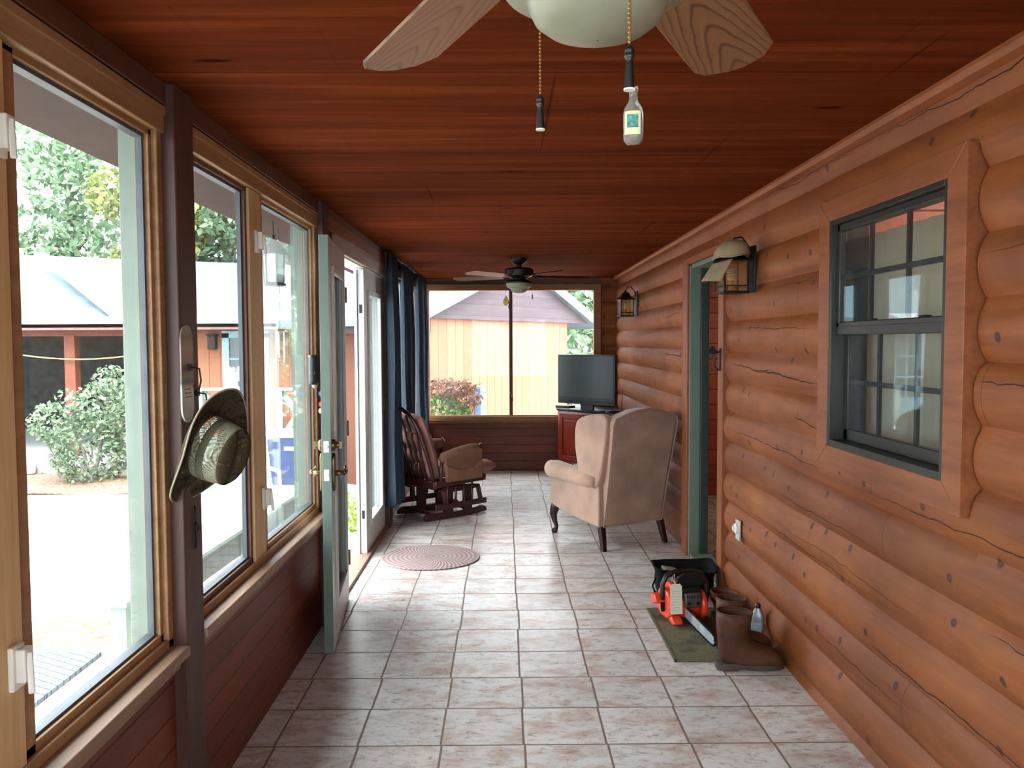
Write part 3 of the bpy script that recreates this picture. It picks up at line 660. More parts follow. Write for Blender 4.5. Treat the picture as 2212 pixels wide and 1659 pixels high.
# ---- low table behind the chair with a magazine
lt = thing('low_table', 'small dark low table half hidden in front of the wing chair', 'table', (.80, 7.65, 0))
MB().box(-.20, .20, -.32, .32, .30, .33).ob('tabletop', 'mahog', lt, bevel=.006)
for sx_ in (-1, 1):
    for sy_ in (-1, 1): MB().loft([[(sx_ * .17 + a, sy_ * .28 + b, .30) for a, b in circ(.022, 10)], [(sx_ * .17 + a, sy_ * .28 + b, .0) for a, b in circ(.014, 10)]]).ob('leg', 'mahog', lt, smooth=True)
mg = MB().box(-.11, .11, -.14, .14, 0, .008).ob('magazine', plain('magazine_cover', (176, 150, 150), .35, var=.4, scale=18), None, bevel=.002)
mg.location = (.72, 7.75, .331); mg.rotation_euler.z = .5; tag(mg, 'pinkish magazine lying on the low table by the wing chair', 'magazine')
cup = MB().lathe([(.001, 0), (.024, 0), (.03, .02), (.034, .085), (.031, .085), (.027, .02), (.001, .006)], 20).ob('cup', plain('white_ceramic', (205, 205, 210), .3), None, smooth=True)
cup.location = (.66, 7.44, .331); tag(cup, 'small white cup on the low table left of the wing chair wing', 'cup')

# ---- glider rocker
gl = thing('glider_chair', 'dark wooden glider rocking chair with tufted mauve brown cushions', 'rocking chair', (-.56, 7.31, 0), math.atan2(.66, .75) - PI / 2)
for s in (-1, 1):
    x = s * .2
    pr = rounded([(-.34, 0), (-.34, .045), (-.29, .072), (-.2, .06), (0, .052), (.2, .06), (.27, .072), (.335, .05), (.335, 0)], 1)
    MB().prism(pr, lambda u, v, t: (t, u, v), x - .02, x + .02).ob('base_rail', 'rocker', gl, bevel=.005)
    MB().box(x - .016, x + .016, -.13, -.04, .05, .27).box(x - .016, x + .016, .08, .17, .05, .27).ob('base_upright', 'rocker', gl, bevel=.004)
    MB().prism(rounded([(-.2, .225), (-.2, .275), (.26, .275), (.26, .225)], 1), lambda u, v, t: (t, u, v), x - .014, x + .014).ob('top_rail', 'rocker', gl, bevel=.004)
    for y in (-.16, .22): MB().bar((x + s * .03, y, .255), (x + s * .045, y + .03, .10), .016, .042).ob('swing_arm', 'rocker', gl, bevel=.005)
    MB().bar((x + s * .05, -.26, .115), (x + s * .05, .30, .12), .022, .05).ob('glide_rail', 'rocker', gl, bevel=.006)
    X = s * .27
    for y in (-.15, -.06, .03, .12): MB().tube([(X, y, .12), (X, y + .005, .30)], .011, 8).ob('side_spindle', 'rocker', gl, smooth='all')
    MB().bar((X, -.28, .32), (X, .27, .335), .03, .06).ob('seat_rail', 'rocker', gl, bevel=.008)
    MB().tube([(X, .195, .33), (X + s * .004, .205, .45), (X + s * .01, .212, .54), (X + s * .01, .216, .60), (X + s * .01, .212, .635)], [.019, .016, .021, .027, .014], 12).ob('arm_post', 'rocker', gl, smooth='all')
    MB().tube([(X, -.22, .33), (X, -.20, .53)], .015, 10).ob('arm_post', 'rocker', gl, smooth='all')
    # padded arm with hanging pocket
    pad = MB().loft([[(X + a * .7, -.215, .535 + b * .6) for a, b in circ(.045, 16)], [(X + a, -.195, .54 + b) for a, b in circ(.046, 16)], [(X + a, -.06, .57 + b) for a, b in circ(.047, 16)], [(X + a, .10, .592 + b) for a, b in circ(.048, 16)], [(X + a, .185, .588 + b) for a, b in circ(.046, 16)], [(X + a * .7, .203, .582 + b * .6) for a, b in circ(.045, 16)]])
    po = pad.ob('arm_cushion', 'armpad', gl, smooth='all')
    pk = [(-.205, .345), (.195, .345), (.198, .595), (.10, .605), (-.06, .585), (-.205, .545)]
    for q, zz in ((1, 0),):
        MB().prism(pk, lambda u, v, t: (X + s * (.046 + t), u, v), 0, .012).ob('arm_pocket', 'armpad', po, bevel=.006)
    MB().prism([(-.20, .34), (.19, .34), (.19, .50), (.12, .455), (.02, .43), (-.08, .44), (-.16, .47), (-.20, .49)], lambda u, v, t: (X + s * (.058 + t), u, v), 0, .014).ob('pocket_front', 'armpad', po, bevel=.006)
MB().bar((-.19, -.2, .04), (.19, -.2, .04), .03, .03).bar((-.19, .2, .04), (.19, .2, .04), .03, .03).ob('stretcher', 'rocker', gl, bevel=.004)
MB().bar((-.19, -.09, .25), (.19, -.09, .25), .03, .04).bar((-.19, .13, .25), (.19, .13, .25), .03, .04).ob('cross_rail', 'rocker', gl, bevel=.004)
MB().bar((-.27, -.27, .31), (.27, -.27, .31), .035, .07).ob('rear_rail', 'rocker', gl, bevel=.008)
MB().bar((-.27, .27, .33), (.27, .27, .33), .035, .06).ob('front_rail', 'rocker', gl, bevel=.008)
def gb(u, v): return (u, -.265 - .33 * (v - .31), v)
bow = [gb(-.245, .31), gb(-.262, .45), gb(-.265, .6), gb(-.255, .74), gb(-.225, .85), gb(-.17, .925), gb(-.09, .965), gb(0, .978), gb(.09, .965), gb(.17, .925), gb(.225, .85), gb(.255, .74), gb(.265, .6), gb(.262, .45), gb(.245, .31)]
MB().tube(bow, .0175, 12).ob('back_bow', 'rocker', gl, smooth='all')
for k in range(6):
    q = (k - 2.5) / 2.5
    tu = q * .205; top = .978 - .16 * abs(q) ** 2.2
    MB().tube([gb(q * .15, .32), gb(q * .165, .5), gb(tu * .95, .7), gb(tu, top - .01)], [.010, .012, .009, .007], 8, sx=1.3).ob('back_spindle', 'rocker', gl, smooth='all')
def cushion(mb, fn, w, h, t, tx, ty, nu=28, nv=28):
    def P(u, v, s):
        a = 2 * u - 1; b = 2 * v - 1; e = (max(0, 1 - abs(a) ** 4) * max(0, 1 - abs(b) ** 4)) ** .45
        d = abs(math.sin(PI * u * tx)) ** .55 * abs(math.sin(PI * v * ty)) ** .55
        rr = 1 - .10 * (abs(a * b)) ** 2
        return fn(a * w * rr, b * h * rr, s * t * e * (.62 + .38 * d))
    mb.grid(lambda u, v: P(u, v, 1), nu, nv).grid(lambda u, v: P(u, v, -1), nu, nv)
cm = MB(); cushion(cm, lambda a, b, c: (a, -.185 - .33 * (b + .32) * 1.0 + c, .63 + b), .25, .30, .09, 3, 4)
bc = cm.ob('back_cushion', 'cush', gl, smooth='all')
for x, z in ((-.17, .50), (.13, .49), (.2, .76), (-.2, .80)):
    MB().tube([gb(x, z), (x - .01, -.305 - .33 * (z - .31), z + .015), (x - .025, -.31 - .33 * (z - .31), z - .005), (x - .03, -.305 - .33 * (z - .31), z - .05)], .005, 6).tube([gb(x, z), (x + .02, -.30 - .33 * (z - .31), z + .012), (x + .03, -.305 - .33 * (z - .31), z - .04)], .005, 6).ob('cushion_tie', 'cush', bc, smooth='all')
cm = MB(); cushion(cm, lambda a, b, c: (a, .16 + b, .405 + c), .245, .33, .072, 3, 3)
cm.ob('seat_cushion', 'cush', gl, smooth='all')

# ---- corner media cabinet and television
cab = thing('media_cabinet', 'cherry wood corner cabinet with two doors under the television', 'cabinet', (0, 0, 0))
A = Vector((.62, 9.50)); B = Vector((1.16, 8.84)); d = (B - A).normalized(); nrm = Vector((-d.y, d.x)); nrm = -nrm if nrm.y > 0 else nrm
def plan(e): return [(A.x - e, 9.655), (A.x - e, A.y - e * .4), (B.x - e * .5, B.y - e), (1.285, B.y - e), (1.285, 9.655)]
MB().prism(plan(0), XY, .06, .735).ob('cabinet_body', 'cherry', cab, bevel=.003)
MB().prism(plan(.018), XY, .735, .765).ob('cabinet_top', 'mahog', cab, bevel=.006)
MB().prism(plan(.012), XY, .13, .155).ob('base_moulding', 'cherry', cab, bevel=.005)
MB().prism(plan(-.03), XY, 0, .07).ob('plinth', 'cherry', cab)
L = (B - A).length
def fr(u, w_, z): p = A + d * u + nrm * w_; return (p.x, p.y, z)
for k in (0, 1):
    u0 = .03 + k * (L - .06) / 2 + .004; u1 = u0 + (L - .06) / 2 - .008
    m = MB(); bx = lambda a, b, c, e, w0, w1: m.add([fr(a, w0, c), fr(b, w0, c), fr(b, w1, c), fr(a, w1, c), fr(a, w0, e), fr(b, w0, e), fr(b, w1, e), fr(a, w1, e)], [(0, 3, 2, 1), (4, 5, 6, 7), (0, 1, 5, 4), (1, 2, 6, 5), (2, 3, 7, 6), (3, 0, 4, 7)])
    bx(u0, u0 + .05, .17, .71, 0, .02); bx(u1 - .05, u1, .17, .71, 0, .02); bx(u0 + .05, u1 - .05, .17, .225, 0, .02); bx(u0 + .05, u1 - .05, .655, .71, 0, .02); bx(u0 + .05, u1 - .05, .225, .655, 0, .008)
    bx(u0 + .075, u1 - .075, .25, .63, .008, .016)
    do = m.ob('door', 'cherry', cab, bevel=.003)
    uu = u1 - .03 if k == 0 else u0 + .03
    MB().tube([fr(uu, .02, .50), fr(uu, .045, .485), fr(uu, .045, .43), fr(uu, .02, .415)], [.006, .007, .007, .006], 8).lathe([(.010, 0), (.012, .004), (.001, .007)], 12, Matrix.Translation(fr(uu, .02, .50))).ob('handle', 'brass', do, smooth='all')
tv = thing('television', 'black flat screen television standing on the corner cabinet', 'television', (0, 0, 0))
TA = Vector((.605, 9.34)); TB = Vector((1.17, 8.74)); TA += Vector((.0, .0)); td = (TB - TA).normalized(); tn = Vector((td.y, -td.x)); tn = -tn if tn.y > 0 else tn
def tvp(u, w_, z): p = TA + td * u + tn * w_; return (p.x, p.y, z)
TL = (TB - TA).length
def tbox(m, a, b, w0, w1, c, e): m.add([tvp(a, w0, c), tvp(b, w0, c), tvp(b, w1, c), tvp(a, w1, c), tvp(a, w0, e), tvp(b, w0, e), tvp(b, w1, e), tvp(a, w1, e)], [(0, 3, 2, 1), (4, 5, 6, 7), (0, 1, 5, 4), (1, 2, 6, 5), (2, 3, 7, 6), (3, 0, 4, 7)]); return m
zb, zt = .835, 1.385
m = MB(); tbox(m, 0, TL, -.05, 0, zb, zt); tbox(m, .12, TL - .12, -.10, -.05, zb + .08, zt - .12)
M['tvbez'] = plain('dark_grey_bezel', (42, 44, 48), .35); M['screen'] = plain('dull_black_screen', (46, 54, 56), .3, var=.02, spec=.8)
m.ob('tv_housing', 'tvbez', tv, bevel=.006)
tbox(MB(), .022, TL - .022, 0, .002, zb + .075, zt - .022).ob('screen', 'screen', tv)
tbox(MB(), .02, TL - .02, 0, .004, zb + .018, zb + .045).ob('speaker_strip', 'black', tv)
MB().lathe([(.001, 0), (.010, 0), (.010, .002), (.001, .003)], 16, Matrix.Translation(tvp(TL / 2, 0.002, zb + .06)) @ Matrix.Rotation(math.atan2(tn.y, tn.x) + PI / 2, 4, 'Z') @ Matrix.Rotation(PI / 2, 4, 'X')).ob('badge', 'track', tv)
m = MB(); tbox(m, TL / 2 - .09, TL / 2 + .09, -.05, -.02, .775, zb + .02); m.ob('stand_neck', 'tvbez', tv, bevel=.004)
c = tvp(TL / 2, -.035, 0)
MB().prism([tvp(TL / 2 + .26 * math.cos(a), -.035 + .12 * math.sin(a), 0)[:2] for a in [2 * PI * k / 32 for k in range(32)]], XY, .766, .778).ob('stand_base', 'black', tv, bevel=.003)
def flatbox(name, mat, loc, rz, sz, label, cat, bevel=.002):
    o = MB().box(-sz[0] / 2, sz[0] / 2, -sz[1] / 2, sz[1] / 2, 0, sz[2]).ob(name, mat, None, bevel=bevel); o.location = loc; o.rotation_euler.z = rz
    return tag(o, label, cat)
dvd = thing('media_player', 'slim black media player on the left end of the cabinet top', 'media player', (.70, 9.49, .766), -.75)
MB().box(-.10, .10, -.06, .06, 0, .028).ob('player_case', 'black', dvd, bevel=.003)
MB().box(-.09, .03, -.0615, -.06, .006, .02).ob('display', 'screen', dvd)
rc = flatbox('remote_control', 'black', (1.145, 8.80, .766), -.9, (.045, .13, .018), 'black remote control lying on the cabinet top', 'remote', .006)
flatbox('game_case', plain('blue_plastic_case', (30, 60, 150), .3), (1.20, 8.91, .766), .2, (.14, .10, .015), 'blue case on the right of the cabinet top', 'case')
flatbox('notepad', plain('white_paper', (200, 204, 214), .6), (1.12, 8.915, .766), -.3, (.07, .10, .006), 'small white paper beside the blue case on the cabinet', 'paper', .001)
cd = MB().tube([(1.275, 8.95, 1.02), (1.28, 8.93, .95), (1.27, 8.93, .85), (1.275, 8.95, .79), (1.26, 8.97, .77)], .004, 8).ob('power_cord', 'black', None, smooth='all'); tag(cd, 'black cord hanging against the logs behind the television', 'cord')

# ---- rugs
def rug_mat():
    t = NT('braided_rug'); v = t.coord((1, 1, 1)); g = t.n('ShaderNodeTexGradient', gradient_type='SPHERICAL')
    ln = t.n('ShaderNodeVectorMath', operation='LENGTH'); t.l(t.coord((2.8, 2.95, 0)), ln.inputs[0])
    r = t.math('FRACT', t.math('MULTIPLY', ln.outputs['Value'], 11)); sx = t.n('ShaderNodeSeparateXYZ'); t.l(v, sx.inputs[0])
    an = t.math('ARCTAN2', sx.outputs[1], sx.outputs[0]); b = t.math('SINE', t.math('ADD', t.math('MULTIPLY', an, 60), t.math('MULTIPLY', ln.outputs['Value'], 40)))
    k = t.math('ADD', t.math('MULTIPLY', b, .25), t.math('MULTIPLY', t.math('ABSOLUTE', t.math('SUBTRACT', r, .5)), 1.0))
    c = t.ramp(k, [(.05, s2l((168, 152, 150))), (.35, s2l((150, 128, 126))), (.7, s2l((112, 92, 92)))])
    t.bump(t.math('MULTIPLY', k, -1), .6, .006); return t.fin(c, .9, 0, .15)
rg = MB().lathe([(.001, 0), (.345, 0), (.35, .004), (.347, .009), (.33, .011), (.001, .011)], 64, Matrix.Diagonal((1, .96, 1, 1))).ob('braided_rug', rug_mat(), None, smooth=True)
rg.location = (-.53, 5.78, 0); tag(rg, 'oval braided rose grey rug in front of the french doors', 'rug')
t = NT('worn_doormat'); n = t.noise(t.coord((1, 1, 1)), 140, 3); n2 = t.noise(t.coord((1, 1, 1)), 5, 4)
c = t.ramp(n, [(.3, s2l((84, 78, 58))), (.7, s2l((122, 118, 92)))]); c = t.mix(t.ramp(n2, [(.5, (0, 0, 0)), (.62, (.7, .7, .7))]), c, s2l((66, 60, 58)))
t.bump(n, .8, .004); dm = t.fin(c, .95, 0, .1)
mt = thing('door_mat', 'worn olive brown door mat under the chainsaw and boots', 'door mat', (0, 0, 0))
MB().box(.81, 1.26, 3.85, 4.61, 0, .008).ob('mat_pile', dm, mt, bevel=.003)
m = MB(); m.box(.80, .818, 3.84, 4.62, 0, .010).box(.80, 1.27, 3.84, 3.856, 0, .010).box(.80, 1.27, 4.604, 4.62, 0, .010); m.ob('border', plain('mat_border', (88, 84, 56), .8), mt, bevel=.003)

# ---- curtains
t = NT('slate_blue_curtain'); g = t.noise(t.coord((60, 60, 2)), 3, 3)
c = t.ramp(g, [(.3, s2l((56, 68, 80))), (.7, s2l((78, 92, 106)))])
t.fin(c, .9, 0, .1); tl = t.n('ShaderNodeBsdfTranslucent'); t.l(c, tl.inputs[0]); mx = t.n('ShaderNodeMixShader'); mx.inputs[0].default_value = .22
t.l(t.b.outputs[0], mx.inputs[1]); t.l(tl.outputs[0], mx.inputs[2]); t.l(mx.outputs[0], t.out.inputs[0]); M['denim'] = t.m
def curtain(y0, y1, xc, amp, waves, z0, z1, ph, label):
    def fn(u, v):
        a = u * waves * 2 * PI + ph; k = amp * (.55 + .45 * (1 - v)) ; top = 1 - .35 * v
        yy = y0 + (y1 - y0) * u + .012 * math.sin(a * 1.0 + 1.2)
        return (xc + k * math.sin(a) * top + .010 * math.sin(a * 2.3 + 3 * v) + .006 * math.sin(9 * v + a), yy + .012 * math.sin(5 * v + u * 7), z0 + (z1 - z0) * v)
    o = MB().grid(fn, 24 * waves, 14).ob('curtain', 'denim', None, solid=.003, smooth='all')
    return tag(o, label, 'curtain', 'blue curtains on the garden side')
curtain(6.60, 6.95, -.905, .046, 2, .19, 2.235, 2.2, 'slate blue curtain panel right beside the glazed french door')
curtain(7.55, 8.30, -.92, .042, 5, .19, 2.235, .3, 'slate blue curtain panel in the middle behind the glider chair')
curtain(8.62, 9.45, -.90, .036, 5, .19, 2.235, 1.3, 'slate blue curtain panel beside the end window')
rod = MB().tube([(-.925, 6.58, 2.245), (-.925, 9.5, 2.245)], .009, 10).ob('curtain_rod', 'iron', None, smooth='all'); tag(rod, 'thin black rod that carries the slate blue curtains', 'curtain rod')

# ---- hats
t = NT('camouflage_cloth'); n1 = t.noise(t.coord((1, 1, 1)), 18, 5, .65, 1.5); n2 = t.noise(t.coord((1, 1, 2), (4, 4, 4)), 34, 4, .6, 1)
c = t.ramp(n1, [(.35, s2l((40, 30, 24))), (.48, s2l((72, 58, 44))), (.56, s2l((54, 54, 34))), (.68, s2l((106, 88, 66)))])
c = t.mix(t.ramp(n2, [(.58, (0, 0, 0)), (.64, (.8, .8, .8))]), c, s2l((26, 20, 18))); M['camo'] = t.fin(c, .85, 0, .15)
t = NT('white_hat_mesh'); v = t.coord((1, 1, 1)); vo = t.n('ShaderNodeTexVoronoi'); t.l(v, vo.inputs['Vector']); vo.inputs['Scale'].default_value = 260; vo.inputs['Randomness'].default_value = .1
t.fin(s2l((150, 146, 124)), .7); tr = t.n('ShaderNodeBsdfTransparent'); mx = t.n('ShaderNodeMixShader')
t.l(t.ramp(vo.outputs['Distance'], [(.40, (0, 0, 0)), (.5, (1, 1, 1))]), mx.inputs[0]); t.l(tr.outputs[0], mx.inputs[1]); t.l(t.b.outputs[0], mx.inputs[2]); t.l(mx.outputs[0], t.out.inputs[0]); M['mesh'] = t.m
hx = Vector((.90, -.28, -.32)).normalized(); hz_ = Vector((0, 0, 1)); hy = hx.cross(hz_).normalized(); up = hy.cross(hx).normalized() * -1
if up.z < 0: up = -up
hat = thing('camouflage_hat', 'camouflage cowboy hat with pale mesh crown hanging on the wooden post', 'hat', (-.893, 2.43, 1.225))
HM = Matrix((hy, up, hx)).transposed().to_4x4()      # x = sideways, y = up the post, z = crown axis
def hb(u, v):
    a = u * 2 * PI; r = .084 + (v) * .084; ca, sa = math.cos(a), math.sin(a)
    x = r * ca * .86; y = r * sa * 1.12
    z = .052 * v ** 1.7 * abs(ca) ** 2.5 + (.045 * v ** 1.5 * max(0, sa) ** 3) - .012 * v * max(0, -sa)
    return HM @ Vector((x, y, z))
MB().grid(hb, 64, 8).ob('brim', 'camo', hat, solid=.003, smooth='all')
MB().tube([hb(k / 64, 1) for k in range(64)], .0028, 6, closed=True).ob('brim_edge', plain('pale_stitching', (150, 140, 120), .8), hat, smooth='all')
def crown(z0, z1, r0, r1, name, mat, solid=.0025, n=5):
    def fn(u, v):
        a = u * 2 * PI; z = z0 + (z1 - z0) * v; r = r0 + (r1 - r0) * v
        return HM @ Vector((r * math.cos(a) * .90, r * math.sin(a) * 1.10, z))
    return MB().grid(fn, 48, n).ob(name, mat, hat, solid=solid, smooth='all')
crown(-.004, .022, .088, .087, 'crown_base', 'camo')
crown(.022, .044, .087, .0855, 'mesh_panel', 'mesh', .0006)
crown(.044, .068, .086, .0845, 'olive_band', plain('olive_band', (92, 92, 68), .85))
crown(.068, .112, .0845, .079, 'mesh_panel', 'mesh', .0006)
def ct(u, v):
    a = u * 2 * PI; r = .079 * math.cos(v * PI / 2); d = .016 * math.sin(v * PI / 2)
    x = r * math.cos(a) * .9; y = r * math.sin(a) * 1.1
    return HM @ Vector((x, y, .112 + d * 1.5 - .02 * math.exp(-(x / .02) ** 2) * (1 if v > .3 else v / .3)))
MB().grid(ct, 48, 10).ob('crown_top', 'camo', hat, solid=.002, smooth='all')

pq = thing('souvenir_plaque', 'pale oblong plaque with rounded ends fixed on the dark post above the hat', 'plaque', (-.943, 2.452, 1.43))
t = NT('plaque_bands'); sx = t.n('ShaderNodeSeparateXYZ'); t.l(t.coord((1, 1, 1)), sx.inputs[0]); n = t.noise(t.coord((1, 1, 1)), 34, 4)  # pale lower end, green stripe, brown tones above
c = t.ramp(t.math('ADD', t.math('MULTIPLY', sx.outputs[2], 3.3), .5), [(0, s2l((214, 218, 204))), (.36, s2l((220, 224, 210))), (.42, s2l((72, 98, 92))), (.47, s2l((110, 132, 108))), (.52, s2l((126, 100, 84))), (.75, s2l((150, 134, 120))), (.86, s2l((106, 84, 72))), (1, s2l((150, 138, 124)))])
c = t.mix(t.math('MULTIPLY', n, .4), c, s2l((92, 74, 62))); pm = t.fin(c, .3)
pp = [(.046 * math.cos(a), .10 + .046 * math.sin(a)) for a in [PI * k / 12 for k in range(13)]] + [(.046 * math.cos(a), -.097 + .046 * math.sin(a)) for a in [PI + PI * k / 12 for k in range(13)]]
MB().prism(pp, lambda u, v, t: (t, u, v), 0, .006).ob('plaque_board', pm, pq, bevel=.0015)
m = MB()
for k, (a, b) in enumerate(((-.03, .018), (-.028, .024), (-.02, .026))): m.box(.0062, .0066, a, b, -.045 - k * .012, -.042 - k * .012)
m.ob('printed_lines', plain('faded_print', (110, 108, 98), .7), pq)
m = MB().box(0.0005, .006, -.012, .012, .0, .02).tube([(.006, 0, .01), (.03, .0, .006), (.034, 0, -.03), (.028, 0, -.055), (.014, 0, -.058), (.012, .0, -.042)], .0028, 8)
hk = m.ob('coat_hook', 'iron', None, smooth=True); hk.location = (-.9365, 2.462, 1.44); tag(hk, 'black hook screwed through the pale plaque', 'hook')
m = MB().box(0.0005, .006, -.012, .012, .0, .02).tube([(.006, 0, .01), (.028, .0, .006), (.032, 0, -.03), (.026, 0, -.05), (.012, 0, -.05)], .0028, 8)
hk = m.ob('coat_hook', 'iron', None, smooth=True); hk.location = (-.9435, 2.535, 1.36); tag(hk, 'black hook on the post right of the plaque, above the camouflage hat', 'hook')
m = MB().tube([(-.940, 2.49, 1.03), (-.938, 2.495, .98), (-.940, 2.50, .935), (-.939, 2.49, .90)], .003, 6).tube([(-.936, 2.485, .975), (-.936, 2.505, .965), (-.938, 2.5, .95)], .005, 6)
tag(m.ob('key_strap', 'black', None, smooth='all'), 'thin black strap hanging on the post under the camouflage hat', 'strap')
# cap and trinkets on the post behind the open door
cp = thing('white_cap', 'white and black cap hanging behind the open french door', 'cap', (-.975, 4.27, 1.37))
MB().lathe([(.062, 0), (.064, .03), (.056, .06), (.036, .08), (.001, .088)], 24, Matrix.Rotation(PI / 2, 4, 'X') @ Matrix.Diagonal((.35, 1.3, .9, 1))).ob('crown', plain('white_cloth', (200, 196, 190), .8), cp, smooth='all')
MB().grid(lambda u, v: (-.03 + .06 * u, -.03 - .05 * math.sin(PI * u), -.06 + .15 * v), 8, 8).ob('cap_brim', 'black', cp, solid=.003, smooth='all')
for i, (z, c, nm) in enumerate(((1.255, (60, 90, 130), 'blue'), (1.20, (180, 60, 50), 'red'), (1.165, (210, 190, 170), 'pale'))):
    o = MB().lathe([(.001, -.018), (.014, -.012), (.018, 0), (.014, .012), (.001, .018)], 16).ob('key_fob', plain(nm + '_fob', c, .4), None, smooth='all'); o.location = (-.962, 4.342, z)
    tag(o, '%s trinket hanging on the post behind the open french door' % nm, 'trinket', 'trinkets behind the open door')

# ---- wall lanterns
t = NT('seeded_lantern_glass'); t.b.inputs['Transmission Weight'].default_value = .0
tr = t.n('ShaderNodeBsdfTransparent'); tr.inputs[0].default_value = (.95, .9, .75, 1); gl_ = t.n('ShaderNodeBsdfGlossy'); gl_.inputs['Roughness'].default_value = .08
mx = t.n('ShaderNodeMixShader'); mx.inputs[0].default_value = .14; t.l(tr.outputs[0], mx.inputs[1]); t.l(gl_.outputs[0], mx.inputs[2]); t.l(mx.outputs[0], t.out.inputs[0]); M['lglass'] = t.m
M['cfl'] = plain('white_spiral_bulb', (220, 216, 200), .35); M['sleeve'] = plain('amber_candle_sleeve', (196, 150, 84), .5)
def lantern(loc, label, bulb=True, s=1.0):
    L_ = thing('wall_lantern', label, 'lantern', loc, math.radians(8), 'black wall lanterns on the log wall')
    L_.scale = (s, s, s)
    wx = .115
    MB().box(wx - .012, wx, -.05, .05, .0, .24).ob('backplate', 'iron', L_, bevel=.004)
    MB().tube([(wx - .01, 0, .17), (.09, 0, .24), (.055, 0, .285), (.015, 0, .28), (0, 0, .245)], .005, 8).ob('arm', 'iron', L_, smooth='all')
    r = .062
    m = MB()
    for a, b in ((-r, -r), (r, -r), (r, r), (-r, r)): m.box(a - .004, a + .004, b - .004, b + .004, 0.005, .16)
    m.box(-r - .006, r + .006, -r - .006, r + .006, -.006, .006)
    for a in (-r, r): m.box(a - .003, a + .003, -r, r, .03, .036).box(-r, r, a - .003, a + .003, .03, .036)
    m.ob('cage', 'iron', L_)
    q = lambda k, z: [(-k, -k, z), (k, -k, z), (k, k, z), (-k, k, z)]
    MB().loft([q(r + .014, .158), q(r + .014, .164), q(.05, .182), q(.036, .20), q(.03, .222), q(.012, .232), q(.006, .25)]).ob('lantern_roof', 'iron', L_, bevel=.002)
    for a, b, c, d_ in ((-r, r, -r - .001, -r + .001), (-r, r, r - .001, r + .001)): MB().box(a, b, c, d_, .006, .158).ob('glass_panel', 'lglass', L_); MB().box(c, d_, a, b, .006, .158).ob('glass_panel', 'lglass', L_)
    MB().lathe([(.014, .006), (.014, .065)], 16).ob('candle_sleeve', 'sleeve', L_, smooth=True)
    if bulb:
        pts = [(.017 * math.cos(k * .6), .017 * math.sin(k * .6), .07 + k * .0012) for k in range(48)]
        MB().tube(pts, .0048, 8).lathe([(.013, .062), (.018, .066), (.018, .074), (.012, .078)], 16).ob('spiral_bulb', 'cfl', L_, smooth='all')
    else:
        MB().lathe([(.008, .065), (.016, .08), (.017, .095), (.008, .125), (.001, .13)], 16).ob('bulb', 'cfl', L_, smooth='all')
    return L_
lantern((1.172, 4.27, 1.772), 'near black wall lantern with a spiral bulb, capped by a khaki cap')
lantern((1.18, 8.05, 1.772), 'far black wall lantern above the television side of the log wall', False)
M['khaki'] = plain('khaki_cap_cloth', (150, 132, 106), .9, var=.1, scale=20, spec=.1)
kc = thing('khaki_cap', 'faded khaki cap draped over the near wall lantern', 'cap', (1.165, 4.25, 1.955), math.radians(195))
def kd(u, v):
    a = u * 2 * PI; b = v * PI / 2
    x = .088 * math.cos(a) * math.cos(b); y = .098 * math.sin(a) * math.cos(b); z = .085 * math.sin(b) ** .8 + .008 * math.sin(3 * a + 1) * math.cos(b)
    return (x, y, z - .28 * max(0, x - .02))
MB().grid(kd, 40, 12).ob('cap_crown', 'khaki', kc, solid=.003, smooth='all')
MB().tube([kd(u / 40, .02) for u in range(40)], .004, 6, closed=True).ob('cap_band', 'khaki', kc, smooth='all')
def kb(u, v):
    a = (u - .5) * 2.2; r0 = .084; x = r0 * math.cos(a) + v * .075 * math.cos(a * .6); y = .095 * math.sin(a) * (1 - .12 * v)
    return (x, y, -.014 - .055 * v - .03 * (y / .09) ** 2 * v - .28 * max(0, x - .02) - .02 * v * v)
MB().grid(kb, 20, 8).ob('cap_brim', 'khaki', kc, solid=.004, smooth='all')

# ---- hook with clover on the door casing, outlet
hc = thing('clover_hook', 'small iron clover hook on the casing of the house doorway', 'hook', (1.286, 4.915, 1.41))
m = MB()
for a in (90, 210, 330, 30): m.lathe([(.001, -.002), (.014, -.002), (.014, .002), (.001, .002)], 14, Matrix.Translation((-.045, .014 * math.cos(math.radians(a)), .055 + .014 * math.sin(math.radians(a)))) @ Matrix.Rotation(PI / 2, 4, 'X'))
m.lathe([(.001, -.002), (.013, -.002), (.013, .002), (.001, .002)], 14, Matrix.Translation((-.062, 0, .05)) @ Matrix.Rotation(PI / 2, 4, 'X')).lathe([(.001, -.002), (.013, -.002), (.013, .002), (.001, .002)], 14, Matrix.Translation((-.028, 0, .05)) @ Matrix.Rotation(PI / 2, 4, 'X'))
m.ob('clover', 'iron', hc)
MB().box(-.006, 0, -.012, .012, -.065, .07).ob('mounting_plate', 'iron', hc, bevel=.002)
MB().tube([(-.005, 0, .05), (-.035, 0, .04), (-.04, 0, .0), (-.03, 0, -.04), (-.008, 0, -.062)], .004, 8).ob('curved_handle', 'iron', hc, smooth='all')
ou = thing('wall_outlet', 'weathered round covered outlet on the log wall above the boots', 'outlet', (1.297, 4.53, .475))
MB().box(-.008, .004, -.036, .036, -.056, .056).ob('cover_plate', plain('weathered_white_metal', (190, 196, 186), .4, .2), ou, bevel=.003)
MB().lathe([(.028, 0), (.028, .012), (.022, .018), (.014, .019), (.013, .026), (.001, .027)], 24, Matrix.Translation((-.008, 0, .008)) @ Matrix.Rotation(-PI / 2, 4, 'Y')).ob('outlet_cap', 'nickel', ou, smooth=True)

